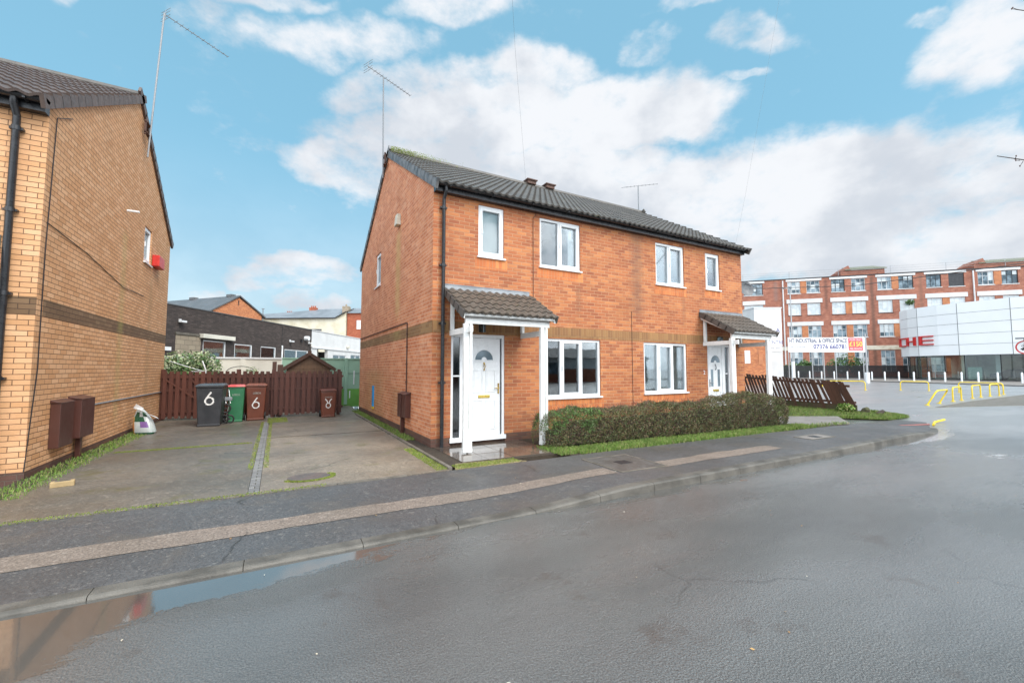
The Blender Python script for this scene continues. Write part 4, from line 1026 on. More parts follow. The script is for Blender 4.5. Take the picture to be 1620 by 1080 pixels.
s=MB(FC); s.tube([(11.95,-.01,4.93),(11.95,-.22,4.93)],.025,8); s.build('overflow_pipe',M['pvc'],B)
# corner of its porch
p=MB(); p.box(-5.3,CY0-.9,2.42,-3.42,CY0-.85,2.54); p.beam((-3.46,CY0-.9,2.45),(-3.46,CY0,2.98),.04,.08)
P=p.build('porch',M['whitewood'],B)
tiles((-5.4,CY0-1.0,2.55),(1,0,0),(0,1.0,.6),2.0,1.15).build('tile_roof',M['porchtile'],P)
MB().box(-5.4,CY0-.03,3.1,-3.36,CY0-.002,3.32).build('lead_flashing',M['lead'],P)
yagi('tv_aerial',[(CX+.1,12.85,6.55),(CX+.16,13.35,10.6)],(CX+.16,13.4,10.6),(-1.55,14.4,10.6),'tall leaning tv aerial on the gable of the buff brick house',n=11,brk=((CX+.06,12.85),7.1,7.35))
t=thing('loose_brick',(-2.36,7.62,.04),'pale loose brick lying by the corner of the buff house','brick',rz=R(12))
MB(wm(t)).box(-.11,-.05,-.04,.11,.05,.03).build('brick_body',plain('pale_brick',(.42,.30,.15),.8),t,bevel=.008)
s=MB(wm(t)); s.box(-.07,-.03,.03,.07,.03,.032); s.build('mortar_smear',M['conc'],t)
# compost sack leaning on the wall
t=thing('compost_sack',(-2.6,12.75,0),'open white and green plastic compost sack slumped against the buff wall','sack')
random.seed(8)
s=MB(); n=16; rings=[]
prof=[(0,.13,.24,0),(.05,.15,.26,0),(.17,.15,.25,-.03),(.31,.13,.22,-.08),(.43,.10,.18,-.13),(.54,.055,.12,-.17),(.62,.025,.07,-.20)]
for z,ry,rx,off in prof:
    r=[]
    for k in range(n):
        a=6.283*k/n; ca,sa=math.cos(a),math.sin(a)
        x=math.copysign(abs(ca)**.5,ca)*rx+off*.9+rnd(-.012,.012); y=math.copysign(abs(sa)**.5,sa)*ry+rnd(-.012,.012)-off*.2
        r.append(Vector((-2.63+(x*.93+y*.36)*.8,12.75+(y*.93-x*.36)*.8,z*.93)))
    rings.append(r)
for i in range(len(rings)-1):
    for k in range(n):
        a=6.283*(k+.5)/n
        if math.cos(a)<-.55 or (math.sin(a)<0 and math.cos(a)<-.35): s.mi=2 if i<4 else 0
        elif i==0: s.mi=1 if math.sin(a)<0 else 0
        elif i==2 and k in(12,13): s.mi=3
        elif i==3 and k in(10,11,12): s.mi=1
        elif i==4: s.mi=1 if k%3 else 0
        else: s.mi=0
        s.face([rings[i][k],rings[i][(k+1)%n],rings[i+1][(k+1)%n],rings[i+1][k]])
s.mi=0; s.face(rings[-1])
s.build('sack_body',[plain('sack_white',(.48,.52,.52),.3,vs=12,c2=(.4,.47,.46)),plain('sack_green',(.02,.09,.05),.3,vs=14),plain('sack_orange',(.5,.36,.12),.3,vs=10,c2=(.48,.18,.08)),plain('sack_purple',(.22,.12,.34),.3)],t,smooth=True)
s=MB(); s.face([(-2.84,12.72,.6),(-2.7,12.6,.56),(-2.36,12.62,.34),(-2.42,12.7,.38)]); s.face([(-2.86,12.75,.6),(-2.8,12.7,.70),(-2.66,12.68,.6),(-2.7,12.7,.52)]); s.build('torn_flap',M['pvc'],t)
# ------------------------------------------------------------------ brown fence between houses
def fence(name,pa,pb,z0,z1,lab,mat,sp=.155,bw=.1,posts=True,brace=False):
    a,b=Vector((*pa,0)),Vector((*pb,0)); d=b-a; Lf=d.length
    t=thing(name,a,lab,'fence'); F=frame((a.x,a.y,0),(d.x,d.y))
    s=MB(F); x=.03; i=0
    while x<Lf-.05:
        dz=rnd(-.012,.012); dz*=.4
        s.box(x,-.02,z0+dz+rnd(0,.03),x+bw,-.001,z1+dz); x+=sp
    s.build('pickets',mat,t)
    s=MB(F); x=.03+sp/2
    while x<Lf-.12: s.box(x,.045,z0+.04+rnd(0,.04),x+bw*.95,.062,z1-.05-rnd(0,.05)); x+=sp
    s.build('rear_pickets',mat,t)
    s=MB(F)
    for z in (z0+.18,(z0+z1)/2+.1,z1-.2): s.box(0,0,z,Lf,.044,z+.07)
    if brace: s.beam((.1,.02,z1-.25),(1.3,.02,z0+.25),.04,.09,(0,1,0)); s.beam((1.4,.02,z0+.25),(.7,.02,z1-.2),.04,.09,(0,1,0))
    s.build('rails',mat,t)
    if posts:
        x=0
        while x<Lf+.05: MB(F).box(x-.05,.064,0,x+.05,.16,z1+.06).build('post',mat,t); x+=1.9
    return t
random.seed(21)
fence('picket_fence',(-2.93,15.75),(.03,15.27),.03,1.42,'brown board fence joining the buff house wall, behind the black and green bins',M['wood'],brace=True)
fence('picket_fence',(-.1,15.2),(1.93,15.08),.05,1.42,'brown board fence between the tall post and the green gate',M['wood'])
t=thing('fence_post',(-.09,15.33,0),'thick brown post standing above the middle of the fence','post')
MB().box(-.14,15.3,0,-.02,15.42,1.72).build('shaft',M['oldwood'],t); MB().box(.0,15.34,0,.16,15.4,1.63).build('side_board',M['oldwood'],t)
# ------------------------------------------------------------------ bins
def bin_(x,y,w,d,h,bm,lm,lab,rz=0,lidh=.06,handle=True):
    t=thing('wheelie_bin',(x,y,.004),lab,'bin',None,rz); F=wm(t)
    b=MB(F); b.frust((0,d*.42,.03),w*.8,d*.68,(0,d/2,h*.9),w*.97,d*.94); b.frust((0,d/2,h*.9),w*1.0,d*1.0,(0,d/2,h*.94),w*1.02,d*1.02); b.box(-w*.42,d*.05,.0,w*.42,d*.16,.06)
    bo=b.build('body',bm,t,bevel=.018)
    l=MB(F); l.frust((0,d/2,h*.942),w*1.06,d*1.06,(0,d/2,h*.965),w*1.06,d*1.06); l.frust((0,d/2,h*.965),w*1.02,d*1.0,(0,d/2+.01,h*1.0),w*.82,d*.8)
    lo=l.build('lid',lm,t,bevel=.012)
    MB(F).tube([(-w*.42,d*1.0,h*.95),(-w*.42,d*1.09,h*.98),(w*.42,d*1.09,h*.98),(w*.42,d*1.0,h*.95)],.014,6).build('handle',lm,lo)
    for sx in (-1,1):
        MB(F).tube([(sx*w*.44-.025,d*.86,.1),(sx*w*.44+.025,d*.86,.1)],.1,16).build('wheel',M['rubber'],t)
    return t,F
def stroke(F,t,pts,r,y,mat,name):
    # brushed number, a flat ribbon following the tapered face
    s=MB(F); n=len(pts)
    for i in range(n-1):
        a,b=Vector((pts[i][0],0,pts[i][1])),Vector((pts[i+1][0],0,pts[i+1][1]))
        d=(b-a).normalized(); p=Vector((-d.z,0,d.x)); w=r*(.7+.45*math.sin(i*1.3+1)**2)
        a-=d*w*.4; b+=d*w*.4
        q=[a-p*w,b-p*w,b+p*w,a+p*w]
        s.face([Vector((v.x,y(v.z)-.003-.0004*i,v.z)) for v in q])
    return s.build(name,mat,t)
def six(cx,cz,h,open_=0):
    pts=[]; r=h*.3
    pts=[(cx+r*.35,cz+h*.5),(cx-r*.35,cz+h*.18),(cx-r*.95,cz-h*.15)]
    for k in range(13):
        a=math.pi-.2+2*math.pi*k/12; pts.append((cx+r*.95*math.cos(a),cz-h*.2+r*1.0*math.sin(a)))
    return pts
yf=lambda d,h:(lambda z: d*(.42-.34)+ (d*(.5-.47)-d*.08)*((z-.03)/(h*.9-.03)))
t,F=bin_(-1.53,13.52,.6,.74,1.1,M['blackbin'],M['greylid'],'large black wheelie bin with a painted white 6',R(-3))
stroke(F,t,six(.0,.72,.32),.019,yf(.74,1.1),M['whitepaint'],'painted_number')
t,F=bin_(-1.0,14.3,.42,.55,1.04,M['greenbin'],M['redlid'],'slim green wheelie bin with a red lid')
text(t,F,'LEEDS',.07,0,.74,-.003+yf(.55,1.04)(.74)-.003,M['palemark'],th=.001)
t,F=bin_(-.52,14.5,.52,.55,1.06,M['brownbin'],M['brownlid'],'brown wheelie bin with a painted white 6')
text(t,F,'LEEDS',.075,0.02,.76,yf(.55,1.06)(.76)-.006,M['palemark'],th=.001)
stroke(F,t,six(-.0,.5,.30),.015,yf(.55,1.06),M['whitepaint'],'painted_number')
t,F=bin_(1.42,14.35,.46,.42,.86,M['brownbin'],M['brownbin'],'small brown bin by the fence end near the green gate, marked with a horned ring')
text(t,F,'GARDEN',.05,0.0,.60,yf(.42,.86)(.60)-.006,M['palemark'],th=.001,sx=1.1)
y_=yf(.42,.86)
stroke(F,t,[(.065*math.cos(2*math.pi*k/14),.36+.075*math.sin(2*math.pi*k/14)) for k in range(15)],.013,y_,M['whitepaint'],'painted_number')
stroke(F,t,[(-.09,.56),(-.04,.5),(-.02,.44)],.014,y_,M['whitepaint'],'painted_number'); stroke(F,t,[(.09,.56),(.04,.5),(.02,.44)],.014,y_,M['whitepaint'],'painted_number')
# folded pushchair between the bins
t=thing('pushchair',(-1.22,14.15,0),'folded pushchair with grey frame and black wheels between the black and green bins','pushchair')
s=MB()
for dx in (0,.1):
    s.tube([(-1.3+dx,14.1,.1),(-1.24+dx,14.25,.6),(-1.3+dx,14.35,1.05)],.012,6); s.tube([(-1.2+dx,14.0,.55),(-1.26+dx,14.2,.9)],.012,6)
s.build('frame',M['steel'],t)
for (x,y,z) in ((-1.2,13.98,.42),(-1.25,14.0,.13),(-1.12,14.05,.12)):
    s=MB(); n=16; s.tube([(x+.11*math.cos(6.283*k/n),y,z+.11*math.sin(6.283*k/n)) for k in range(n+1)],.022,6); s.tube([(x,y-.02,z),(x,y+.02,z)],.03,8); s.build('wheel',M['rubber'],t)
MB().box(-1.3,14.0,.62,-1.06,14.12,.72).build('seat',M['grey_pipe'],t,bevel=.02)
# ------------------------------------------------------------------ garden behind fence
t=thing('garden_wall',(-4,18.5,0),'cream painted garden wall behind the brown fence','wall')
MB().box(-4.5,18.5,0,.14,18.65,1.86).box(-1.2,18.47,0,-1.05,18.5,1.9).build('wall',M['creamwall'],t); MB().box(-4.5,18.46,1.86,.14,18.7,1.92).build('coping',M['whitewall'],t)
t=thing('green_gate_wall',(.2,18.5,0),'green painted wall and gates, pale above and bright below','gate')
MB().box(.15,18.5,.68,7,18.6,1.88).build('pale_panels',M['green1'],t); MB().box(.15,18.494,-.05,7,18.6,.676).build('bright_panels',M['green2'],t)
s=MB(); s.box(2.4,18.44,.06,2.52,18.49,1.93).box(.15,18.47,1.88,7,18.62,1.92); s.build('gate_post',M['green1'],t)
s=MB(); s.box(2.5,18.485,1.3,7,18.492,1.31); s.build('panel_joint',M['darkgap'],t)
s=MB(); s.box(2.75,18.48,.86,2.79,18.49,1.42).box(2.6,18.48,.3,2.64,18.49,.6); s.build('white_stripe',M['pvc'],t)
t=thing('garden_shed',(.98,17,0),'brown timber garden shed with pitched roof behind the fence','shed')
s=MB(); s.prism([(.3,0),(1.7,0),(1.7,1.55),(1.0,1.98),(.3,1.55)],17,18.3,'y'); 
for z in (1.2,1.35,1.5,1.65,1.8): 
    hw=min(.7,(1.98-z)/.43*.7); s.box(1.0-hw,16.985,z,1.0+hw,17.0,z+.13) if z<1.75 else None
s.build('walls',M['shed'],t)
s=MB(); s.beam((.12,17.6,1.47),(1.0,17.6,2.06),1.5,.05,(0,0,1)); s.beam((1.88,17.6,1.47),(1.0,17.6,2.06),1.5,.05,(0,0,1)); s.build('roof',M['shed'],t)
s=MB(); s.beam((.12,16.84,1.45),(1.0,16.84,2.03),.03,.12); s.beam((1.88,16.84,1.45),(1.0,16.84,2.03),.03,.12); s.box(.94,16.8,1.98,1.06,16.84,2.14); s.build('barge_board',M['oldwood'],t)
random.seed(31)
t=thing('variegated_shrub',(-2.6,17.4,0),'bushy cream and green variegated shrub behind the fence by the buff house','shrub')
foliage('foliage',M['varieg'],t,[((-2.7,17.5,1.5),(.75,.45,.6)),((-2.2,17.4,1.55),(.55,.4,.52)),((-3.0,17.4,1.3),(.4,.4,.6)),((-2.5,17.5,1.1),(.9,.5,.6))],5200,.1,.5,.5)
s=MB()
for i in range(9): s.tube([(-2.5+rnd(-.1,.1),17.5,0),(-2.5+rnd(-.4,.4),17.5+rnd(-.2,.2),.9),(-2.5+rnd(-.8,.8),17.5+rnd(-.3,.3),1.7)],[.03,.02,.008],5)
s.build('stems',M['bark'],t)
t=thing('clothes_airer',(-2.0,16.3,0),'thin white rotary clothes line poking above the fence','clothes line')
s=MB(); s.tube([(-1.95,16.2,0),(-1.95,16.2,1.45),(-2.05,16.2,1.75)],.018,6); s.tube([(-1.95,16.2,1.4),(-2.4,16.3,1.55),(-2.85,16.3,1.72)],.008,4); s.tube([(-1.95,16.2,1.4),(-2.3,16.2,1.42)],.008,4); s.build('pole_arms',M['pvc'],t)
t=thing('garden_ornament',(-1.0,17.4,0),'curved black metal garden seat top with fern above the fence','garden seat')
s=MB(); n=12; s.tube([(-1.1+.42*math.cos(math.pi*k/n),17.4,1.38+.2*math.sin(math.pi*k/n)) for k in range(n+1)],.012,5)
s.tube([(-1.52,17.4,0),(-1.52,17.4,1.38)],.015,5).tube([(-.68,17.4,0),(-.68,17.4,1.38)],.015,5); s.build('iron_back',M['blackmetal'],t)
foliage('fern',M['varieg'],t,[((-.75,17.2,1.38),(.25,.1,.2))],120,.12,.2,.8)
# black brick building
DB=(.5112,.8595); FB=frame((-4.27,22.92,0),DB)
t=thing('flat_roofed_building',(-4.27,22.92,0),'long flat roofed black brick building behind the gardens','building')
o_=[(2.2,3.75,.9,2.87),(4.4,5.85,1.2,2.82),(6.63,8.12,1.2,2.80),(9.05,12.0,1.0,2.75)]
mb=MB(FB); wall_open(mb,-8,12.4,-.1,4.27,o_,.15); mb.face([(12.4,0,0),(12.4,8,0),(12.4,8,4.27),(12.4,0,4.27)]); mb.face([(-8,0,4.2),(12.4,0,4.2),(12.4,8,4.2),(-8,8,4.2)]); mb.build('wall',M['blackbrick'],t,recalc=False)
MB(FB).box(-8,-.03,4.27,12.43,.25,4.31).build('coping',M['darkslate'],t)
MB(FB).box(.6,-.004,2.1,2.05,0,3.02).build('block_infill',M['blockwork'],t); MB(FB).box(.55,-.05,3.02,2.1,-.001,3.12).build('broken_lintel',M['conc'],t)
MB(FB).box(-2,-.05,2.28,.35,-.001,2.44).build('white_ledge',M['pvc'],t)
MB(FB).box(1.95,-.22,2.95,4.15,-.001,3.15).build('shutter_box',M['creamwall'],t,bevel=.01)
for a,b,c,d in o_: window(t,FB,a,b,c,d,((a+b)/2,) if b-a>2 else (),(),None,y=.02,sill=False)
MB(FB).tube([(8.7,-.06,0),(8.7,-.06,2.95)],.05,8).build('downpipe',M['pvc'],t)
MB(FB).box(8.72,-.012,2.95,8.75,-.001,4.2).build('movement_joint',M['darkgap'],t)
s=MB(FB); s.tube([(11.5,-.02,3.6),(11.5,-.3,3.6)],[.16,.16],14); s.build('wall_lamp',M['pvc'],t)
for x,z in ((9.6,3.28),(12.0,3.3),(.75,3.6)):
    s=MB(FB); s.box(x-.12,-.25,z-.05,x+.14,-.08,z+.03); s.box(x-.03,-.08,z-.03,x+.03,0,z+.1); s.build('floodlight',M['pvc'],t)
MB(FB).box(10.9,-.12,3.3,11.05,-.01,3.5).box(-.2,-.12,3.5,-.1,-.01,3.62).build('vent',M['blackmetal'],t)
# white building
t=thing('white_building',(2.1,33.6,0),'low white rendered building beyond the black brick one','building')
o_=[(13.3,15.0,.0,2.95),(15.9,18.4,1.0,2.62),(19.3,21.6,1.0,2.72)]
mb=MB(FB); wall_open(mb,12.45,26,-.1,4.25,o_,.25); mb.face([(12.45,0,4.25),(26,0,4.25),(26,6,4.25),(12.45,6,4.25)]); mb.build('wall',M['whitewall'],t,recalc=False)
MB(FB).box(12.45,-.08,2.98,26,-.001,3.08).box(12.45,-.05,4.25,26,.2,4.3).build('fascia',M['whitewall'],t)
MB(FB).box(13.0,.9,0,15.3,1.0,3.2).build('recess_wall',M['creamwall'],t)
for a,b,c,d in o_[1:]: window(t,FB,a,b,c,d,((a+b)/2,),(),'blind',y=.05,sill=False)
MB(FB).tube([(18.5,-.03,3.35),(18.5,-.2,3.35)],.14,10).build('wall_lamp',M['creamwall'],t)
# orange gabled house far left
FO=frame((-7.8,69.0,0),(.75,.66))
t=thing('orange_gabled_house',(-7.8,69,0),'orange brick house with grey roof behind the black building','house')
s=MB(FO); s.prism([(0,0),(7.3,0),(7.3,9.4),(3.6,11.6),(0,9.4)],0,14,'y'); s.build('wall',M['front'],t)
s=MB(FO)
for sg in (-1,1):
    x_e=-.5 if sg<0 else 7.8
    s.vf([(x_e,-.25,9.12),(3.6,-.25,11.75),(3.6,20,11.75),(x_e,20,9.12),(x_e,-.25,9.3),(3.6,-.25,11.93),(3.6,20,11.93),(x_e,20,9.3)],[(0,1,2,3),(4,5,6,7),(0,1,5,4),(1,2,6,5),(2,3,7,6),(3,0,4,7)])
s.build('roof',M['darkslate'],t)
s=MB(FO); s.box(3.3,1.2,11.8,4,2.2,12.15).box(3.3,9,11.8,4,10,12.15); s.build('ridge_vent',M['darkslate'],t); MB(FO).box(3.5,-.04,10.5,3.62,-.01,11.2).build('flue',M['darkgap'],t)
t=thing('street_lamp',(-2.2,75,0),'distant slim street lamp behind the black building','lamp post'); MB().tube([(-2.2,75,0),(-2.2,75,10.6)],.07,8).build('pole',M['grey_pipe'],t); MB().box(-2.4,74.9,10.6,-2.0,75.1,10.7).build('lamp_head',M['grey_pipe'],t)
# terrace behind
FT=frame((-.26,86.9,0),(.875,-.483))
t=thing('cream_terrace',(-.26,86.9,0),'long old cream rendered terrace with pale slate roof in the far left background','building')
s=MB(FT); s.box(-9,0,0,10.4,7,10.6); s.prism([(10.4,0),(12.3,0),(12.3,11.6),(10.4,10.6)],-.02,7,'y'); s.build('wall',M['creamrender'],t)
s=MB(FT)
s.face([(-12,-.3,10.45),(10.5,-.3,10.6),(12.4,3.5,12.75),(7,3.5,12.7)]); s.face([(-12,-.3,10.45),(7,3.5,12.7),(-12,7,10.5)]); s.face([(10.5,-.3,10.6),(12.5,-.3,11.75),(12.5,3.5,12.9),(12.4,3.5,12.75)]); s.face([(7,3.5,12.7),(12.4,3.5,12.75),(12.4,7.3,10.5),(-12,7,10.5)]); s.build('roof',M['slate'],t,recalc=False)
MB(FT).beam((-12,-.33,10.42),(10.5,-.33,10.57),.08,.15).build('gutter',M['darkgap'],t); MB(FT).beam((10.45,-.33,10.57),(12.4,-.33,11.7),.08,.15).build('verge',M['darkgap'],t)
s=MB(FT)
for a,b,c,d in ((1.6,2.7,8.6,8.85),(5.8,8,8.3,8.6)): s.box(a,-.08,c,b,-.01,d)
s.build('lintel',M['darkslate'],t); MB(FT).box(6,-.03,7,7.8,-.01,8.3).build('blocked_window',M['whitewash'],t)
for (x,c) in ((.3,M['redbrick']),(4.8,M['redbrick'])):
    s=MB(FT); s.box(x-.6,3,10.6,x+.6,4,12.0 if x<3 else 12.95)
    for k in (-.35,0,.35): s.tube([(x+k,3.5,11.9 if x<3 else 12.9),(x+k,3.5,12.3 if x<3 else 13.3)],.12,8)
    s.build('chimney',c,t)
s=MB(FT); s.box(11.2,1,11,12.3,2.2,12.9); s.tube([(11.7,1.6,12.9),(11.7,1.6,13.3)],.15,8); s.build('chimney',M['blockwork'],t)
t=thing('red_brick_house',(11,80,0),'red brick house end with one small white window beside the orange gable','house')
s=MB(FT); s.box(12.45,.3,0,19,7,11.55); s.build('wall',M['redbrick'],t); s=MB(FT); s.face([(12.4,0,11.5),(19,0,11.5),(19,4,12.95),(12.4,4,12.95)]); s.build('roof',M['slate'],t,recalc=False)
MB(FT).box(14.2,.22,8.6,14.9,.29,10.2).build('window',M['pvc'],t); MB(FT).box(14.32,.2,9.,14.78,.219,10.05).build('pane',M['whitewash'],t)
# ------------------------------------------------------------------ right side
# leaning fence
random.seed(14)
t=thing('leaning_fence',(17.9,9,0),'old dark brown picket fence leaning over at the edge of the lawn','fence')
fa,fb=Vector((18.35,12.6,0)),Vector((17.62,7.15,0)); d=fb-fa; Lf=d.length; F=frame((fa.x,fa.y,0),(d.x,d.y))
lx,ly=-.42,.05
s=MB(F); x=.1
i=0
while x<Lf-.1:
    h=1.36-.34*x/Lf+rnd(-.025,.025); k=lx*rnd(.93,1.07); w_=.10
    if x>Lf-.9: sp=.085
    else: sp=.152
    z0=.22 if i%7 else .02
    s.vf([(x,-.01,z0),(x+w_,-.01,z0),(x+w_+k,-.01+ly,h),(x+k,-.01+ly,h),(x,.012,z0),(x+w_,.012,z0),(x+w_+k,.012+ly,h),(x+k,.012+ly,h)],[(0,1,2,3),(7,6,5,4),(0,4,5,1),(1,5,6,2),(2,6,7,3),(3,7,4,0)])
    x+=sp; i+=1
s.build('pickets',M['oldwood'],t)
s=MB(F)
for z,zz in ((.32,.32),(1.2,.88)): s.beam((0+lx*z/1.2,.035+ly*z/1.2,z),(Lf+.02+lx*zz/1.2,.035+ly*zz/1.2,zz),.04,.08)
s.build('rails',M['oldwood'],t)
s=MB(F); s.box(.0,.0,-.02,Lf-.05,.04,.24); s.build('gravel_board',plain('mossy_board',(.09,.06,.035),.8,vs=4,c2=(.06,.065,.025)),t)
t2=thing('tree_stump',(17.6,6.7,0),'low mossy stump at the near end of the leaning fence','stump'); s=MB(); s.tube([(17.55,6.95,-.05),(17.55,6.9,.1),(17.5,6.85,.16)],[.16,.12,.06],9); s.build('wood',plain('mossy_stump',(.07,.075,.03),.9,vs=9,c2=(.06,.045,.03)),t2); MB().tube([(17.6,6.6,-.03),(17.75,6.5,.1)],[.1,.05],7).build('root',M['bark'],t2)
t=thing('weed_plant',(17.3,7.3,0),'leafy bright green weed at the near end of the leaning fence','plant')
foliage('leaves',M['grass'],t,[((17.2,7.35,.14),(.28,.25,.16))],500,.11,.5,.8); MB().tube([(17.2,7.35,0),(17.2,7.35,.2)],.012,5).build('stem',M['grass'],t)
# yellow hoops
def hoop(pa,pb,h,lab,lean=(0,0),grp='yellow hoop barriers around the parking area',r=.03):
    a,b=Vector((*pa,0)),Vector((*pb,0)); d=(b-a).normalized(); l=Vector((lean[0],lean[1],0))
    t=thing('hoop_barrier',a,lab,'barrier',grp)
    c=.16; up=Vector((0,0,h))+l
    pts=[a,a+up*((h-c)/h)]
    for k in range(1,5):
        q=k*math.pi/8; pts.append(a+up*((h-c)/h)+up.normalized()*c*math.sin(q)+d*c*(1-math.cos(q)))
    pts2=[b,b+up*((h-c)/h)]
    for k in range(1,5):
        q=k*math.pi/8; pts2.append(b+up*((h-c)/h)+up.normalized()*c*math.sin(q)-d*c*(1-math.cos(q)))
    MB().tube([Vector((p.x,p.y,p.z)) for p in pts]+pts2[::-1],r,10).build('rail',M['yellow'],t,smooth=True)
    for p in (a,b): MB().tube([p+Vector((0,0,.0)),p+Vector((0,0,.025))],.08,12).build('base_plate',M['yellow'],t)
hoop((23.5,7.15),(25.1,7.25),.62,'nearest yellow hoop barrier, leaning over',(.25,-.25))
hoop((27.1,7.35),(28.5,7.44),.64,'upright yellow hoop barrier just behind the leaning one')
hoop((30.8,7.64),(32.5,7.75),.64,'yellow hoop barrier in the middle of the nearer row')
hoop((34.1,7.78),(35.3,7.7),.64,'farthest narrow yellow hoop barrier of the nearer row')
hoop((37.6,9.9),(37.0,7.9),.66,'wide yellow hoop barrier behind the nearer row')
hoop((38.2,12.97),(38.8,11.67),.62,'wide yellow hoop barrier in front of the showroom corner')
hoop((34.9,16.3),(36.05,14.16),.62,'wide yellow hoop barrier behind the end of the leaning fence')
t=thing('broken_barrier',(16.2,4.8,gz(16.2)),'broken yellow and red rail lying on the wet road','barrier')
z=gz(16.2)+.035
MB().tube([(15.95,4.75,z),(16.7,4.95,z),(17.1,4.85,z+.06)],.03,8).build('yellow_piece',M['yellow'],t); MB().tube([(15.1,5.2,gz(15.1)+.02),(16.0,4.85,z-.01)],.02,6).build('red_piece',M['redfade'],t)
# bollards
b0=thing('bollard',(66.3,12.75,.03),'placeholder','bollard')
MB(wm(b0)).tube([(0,0,0),(0,0,1.0),(0,0,1.06)],[.085,.085,.06],10).build('post',M['pvc'],b0,smooth=True); MB(wm(b0)).tube([(0,0,1.062),(0,0,1.1)],[.06,.03],10).build('cap',M['pvc'],b0)
bl=[(66.0,12.75),(66.4,14.5),(66.3,15.9),(66.0,17.1),(65.9,18.4),(66.1,19.8),(66.6,21.3),(67.2,22.9),(67.5,24.4),(68.2,26.0),(69.2,27.8),(69.8,29.4),(70.2,31.2),(70.6,33.0),(71,34.8),(71.4,36.6),(71.8,38.4)]
for i,(x,y) in enumerate(bl):
    o=b0 if i==0 else copy_tree(b0)
    o.location=(x,y,.03); o['label']='white bollard in the long row along the far pavement'; o['group']='white bollards along the far pavement'
# lamp posts
def lamp(x,y,h,lab,head=True,r=.09,base=1.2,cat='lamp post'):
    t=thing('street_lamp',(x,y,0),lab,cat)
    MB().tube([(x,y,base),(x,y,h)],[r,r*.6],10).build('pole',M['steel'],t,smooth=True); MB().tube([(x,y,0),(x,y,base)],r*1.9,12).build('base',M['pvc'],t)
    if head: MB().tube([(x,y,h),(x-.2,y+.1,h+.15),(x-.8,y+.4,h+.2)],.04,6).build('arm',M['steel'],t); MB().box(x-1.3,y+.3,h+.12,x-.7,y+.6,h+.25).build('lamp_head',M['grey_pipe'],t)
lamp(70.1,36.65,13.9,'tall white street lamp in front of the factory, left of the banner text',r=.13,base=2.6)
lamp(55.85,21.7,5.3,'short grey post with a wide base at the right end of the banner',head=False,r=.11,base=1.1,cat='post')
t=thing('banner_post',(51.7,22.8,0),'thin pole standing below the middle of the banner','post'); MB().tube([(48.9,22.6,0),(48.9,22.6,4.2)],.06,8).build('pole',M['steel'],t); MB().box(48.8,22.5,0,49,22.7,.2).build('foot',M['steel'],t)
# low orange and white buildings behind the right porch
t=thing('orange_outbuilding',(36,25.8,0),'low orange brick building seen through the right porch','building')
F=frame((34.2,26.75,0),(.876,-.483)); s=MB(F); s.box(0,0,0,6.95,5,4.3); s.build('wall',M['front'],t); MB(F).box(-.1,-.1,4.3,7.0,5,4.42).build('roof_edge',M['darkslate'],t); MB(F).box(4.9,-.03,2.0,5.4,-.002,3.2).build('notice',M['pvc'],t); MB(F).box(6.2,-.03,1.9,6.6,-.002,2.9).build('painted_patch',M['infill'],t)
t=thing('white_outbuilding',(41.4,25.2,0),'tall white rendered building end left of the banner','building')
F=frame((41.4,25.1,0),(.876,-.483)); s=MB(F); s.box(0,0,0,2.7,6,7.5); s.build('wall',M['whitewall'],t); MB(F).box(-.05,-.05,7.5,2.75,6,7.6).build('coping',M['whitelintel'],t)
MB(F).box(-.2,-.03,3.2,2.6,-.002,4.5).build('sign_board',M['banner'],t)
text(t,F,'CENTRE',.46,1.95,3.95,-.035,M['bluetext'],'lettering'); text(t,F,'A',.6,2.3,5.1,-.01,M['bluetext'],'lettering')
text(t,F,'LIGHT INDUSTRIAL UNITS',.2,1.4,3.45,-.035,M['greytext'],'lettering',sx=.9)
BA,BBp=Vector((41.95,22.25,0)),Vector((48.05,18.85,0)); d=BBp-BA; F=frame((BA.x,BA.y,0),(d.x,d.y)); Lb=d.length
t=thing('banner',(BA.x,BA.y,3.3),'long white banner advertising industrial and office space with a phone number','banner')
MB(F).box(-.05,0,3.05,Lb+.15,.03,4.42).build('cloth',M['banner'],t)
s=MB(F)
for x in (.0,2.2,4.4,Lb): s.tube([(x,.08,0),(x,.08,4.4)],.04,6)
s.build('poles',M['steel'],t)
text(t,F,'HT INDUSTRIAL & OFFICE SPACE',.56,Lb-1.5,3.93,-.012,M['greytext'],align='RIGHT',sx=.66,font_w=.014)
text(t,F,'07376 660781',.58,Lb-1.5,3.36,-.012,M['bluetext'],align='RIGHT',sx=.95,font_w=.01)
text(t,F,'TO LET - UNITS AVAILABLE',.2,Lb-5.3,3.5,-.012,M['greytext'],align='RIGHT',th=.001)
MB(F).box(Lb-1.4,-.008,3.2,Lb-.05,-.001,4.38).build('price_panel',M['pinkpanel'],t)
text(t,F,'\u00a3150',.62,Lb-.72,3.6,-.014,M['yellowtext'],'price',font_w=.01); text(t,F,'FROM ONLY',.2,Lb-.72,4.14,-.014,M['banner'],'lettering'); text(t,F,'PER MONTH',.2,Lb-.72,3.3,-.014,M['banner'],'lettering')
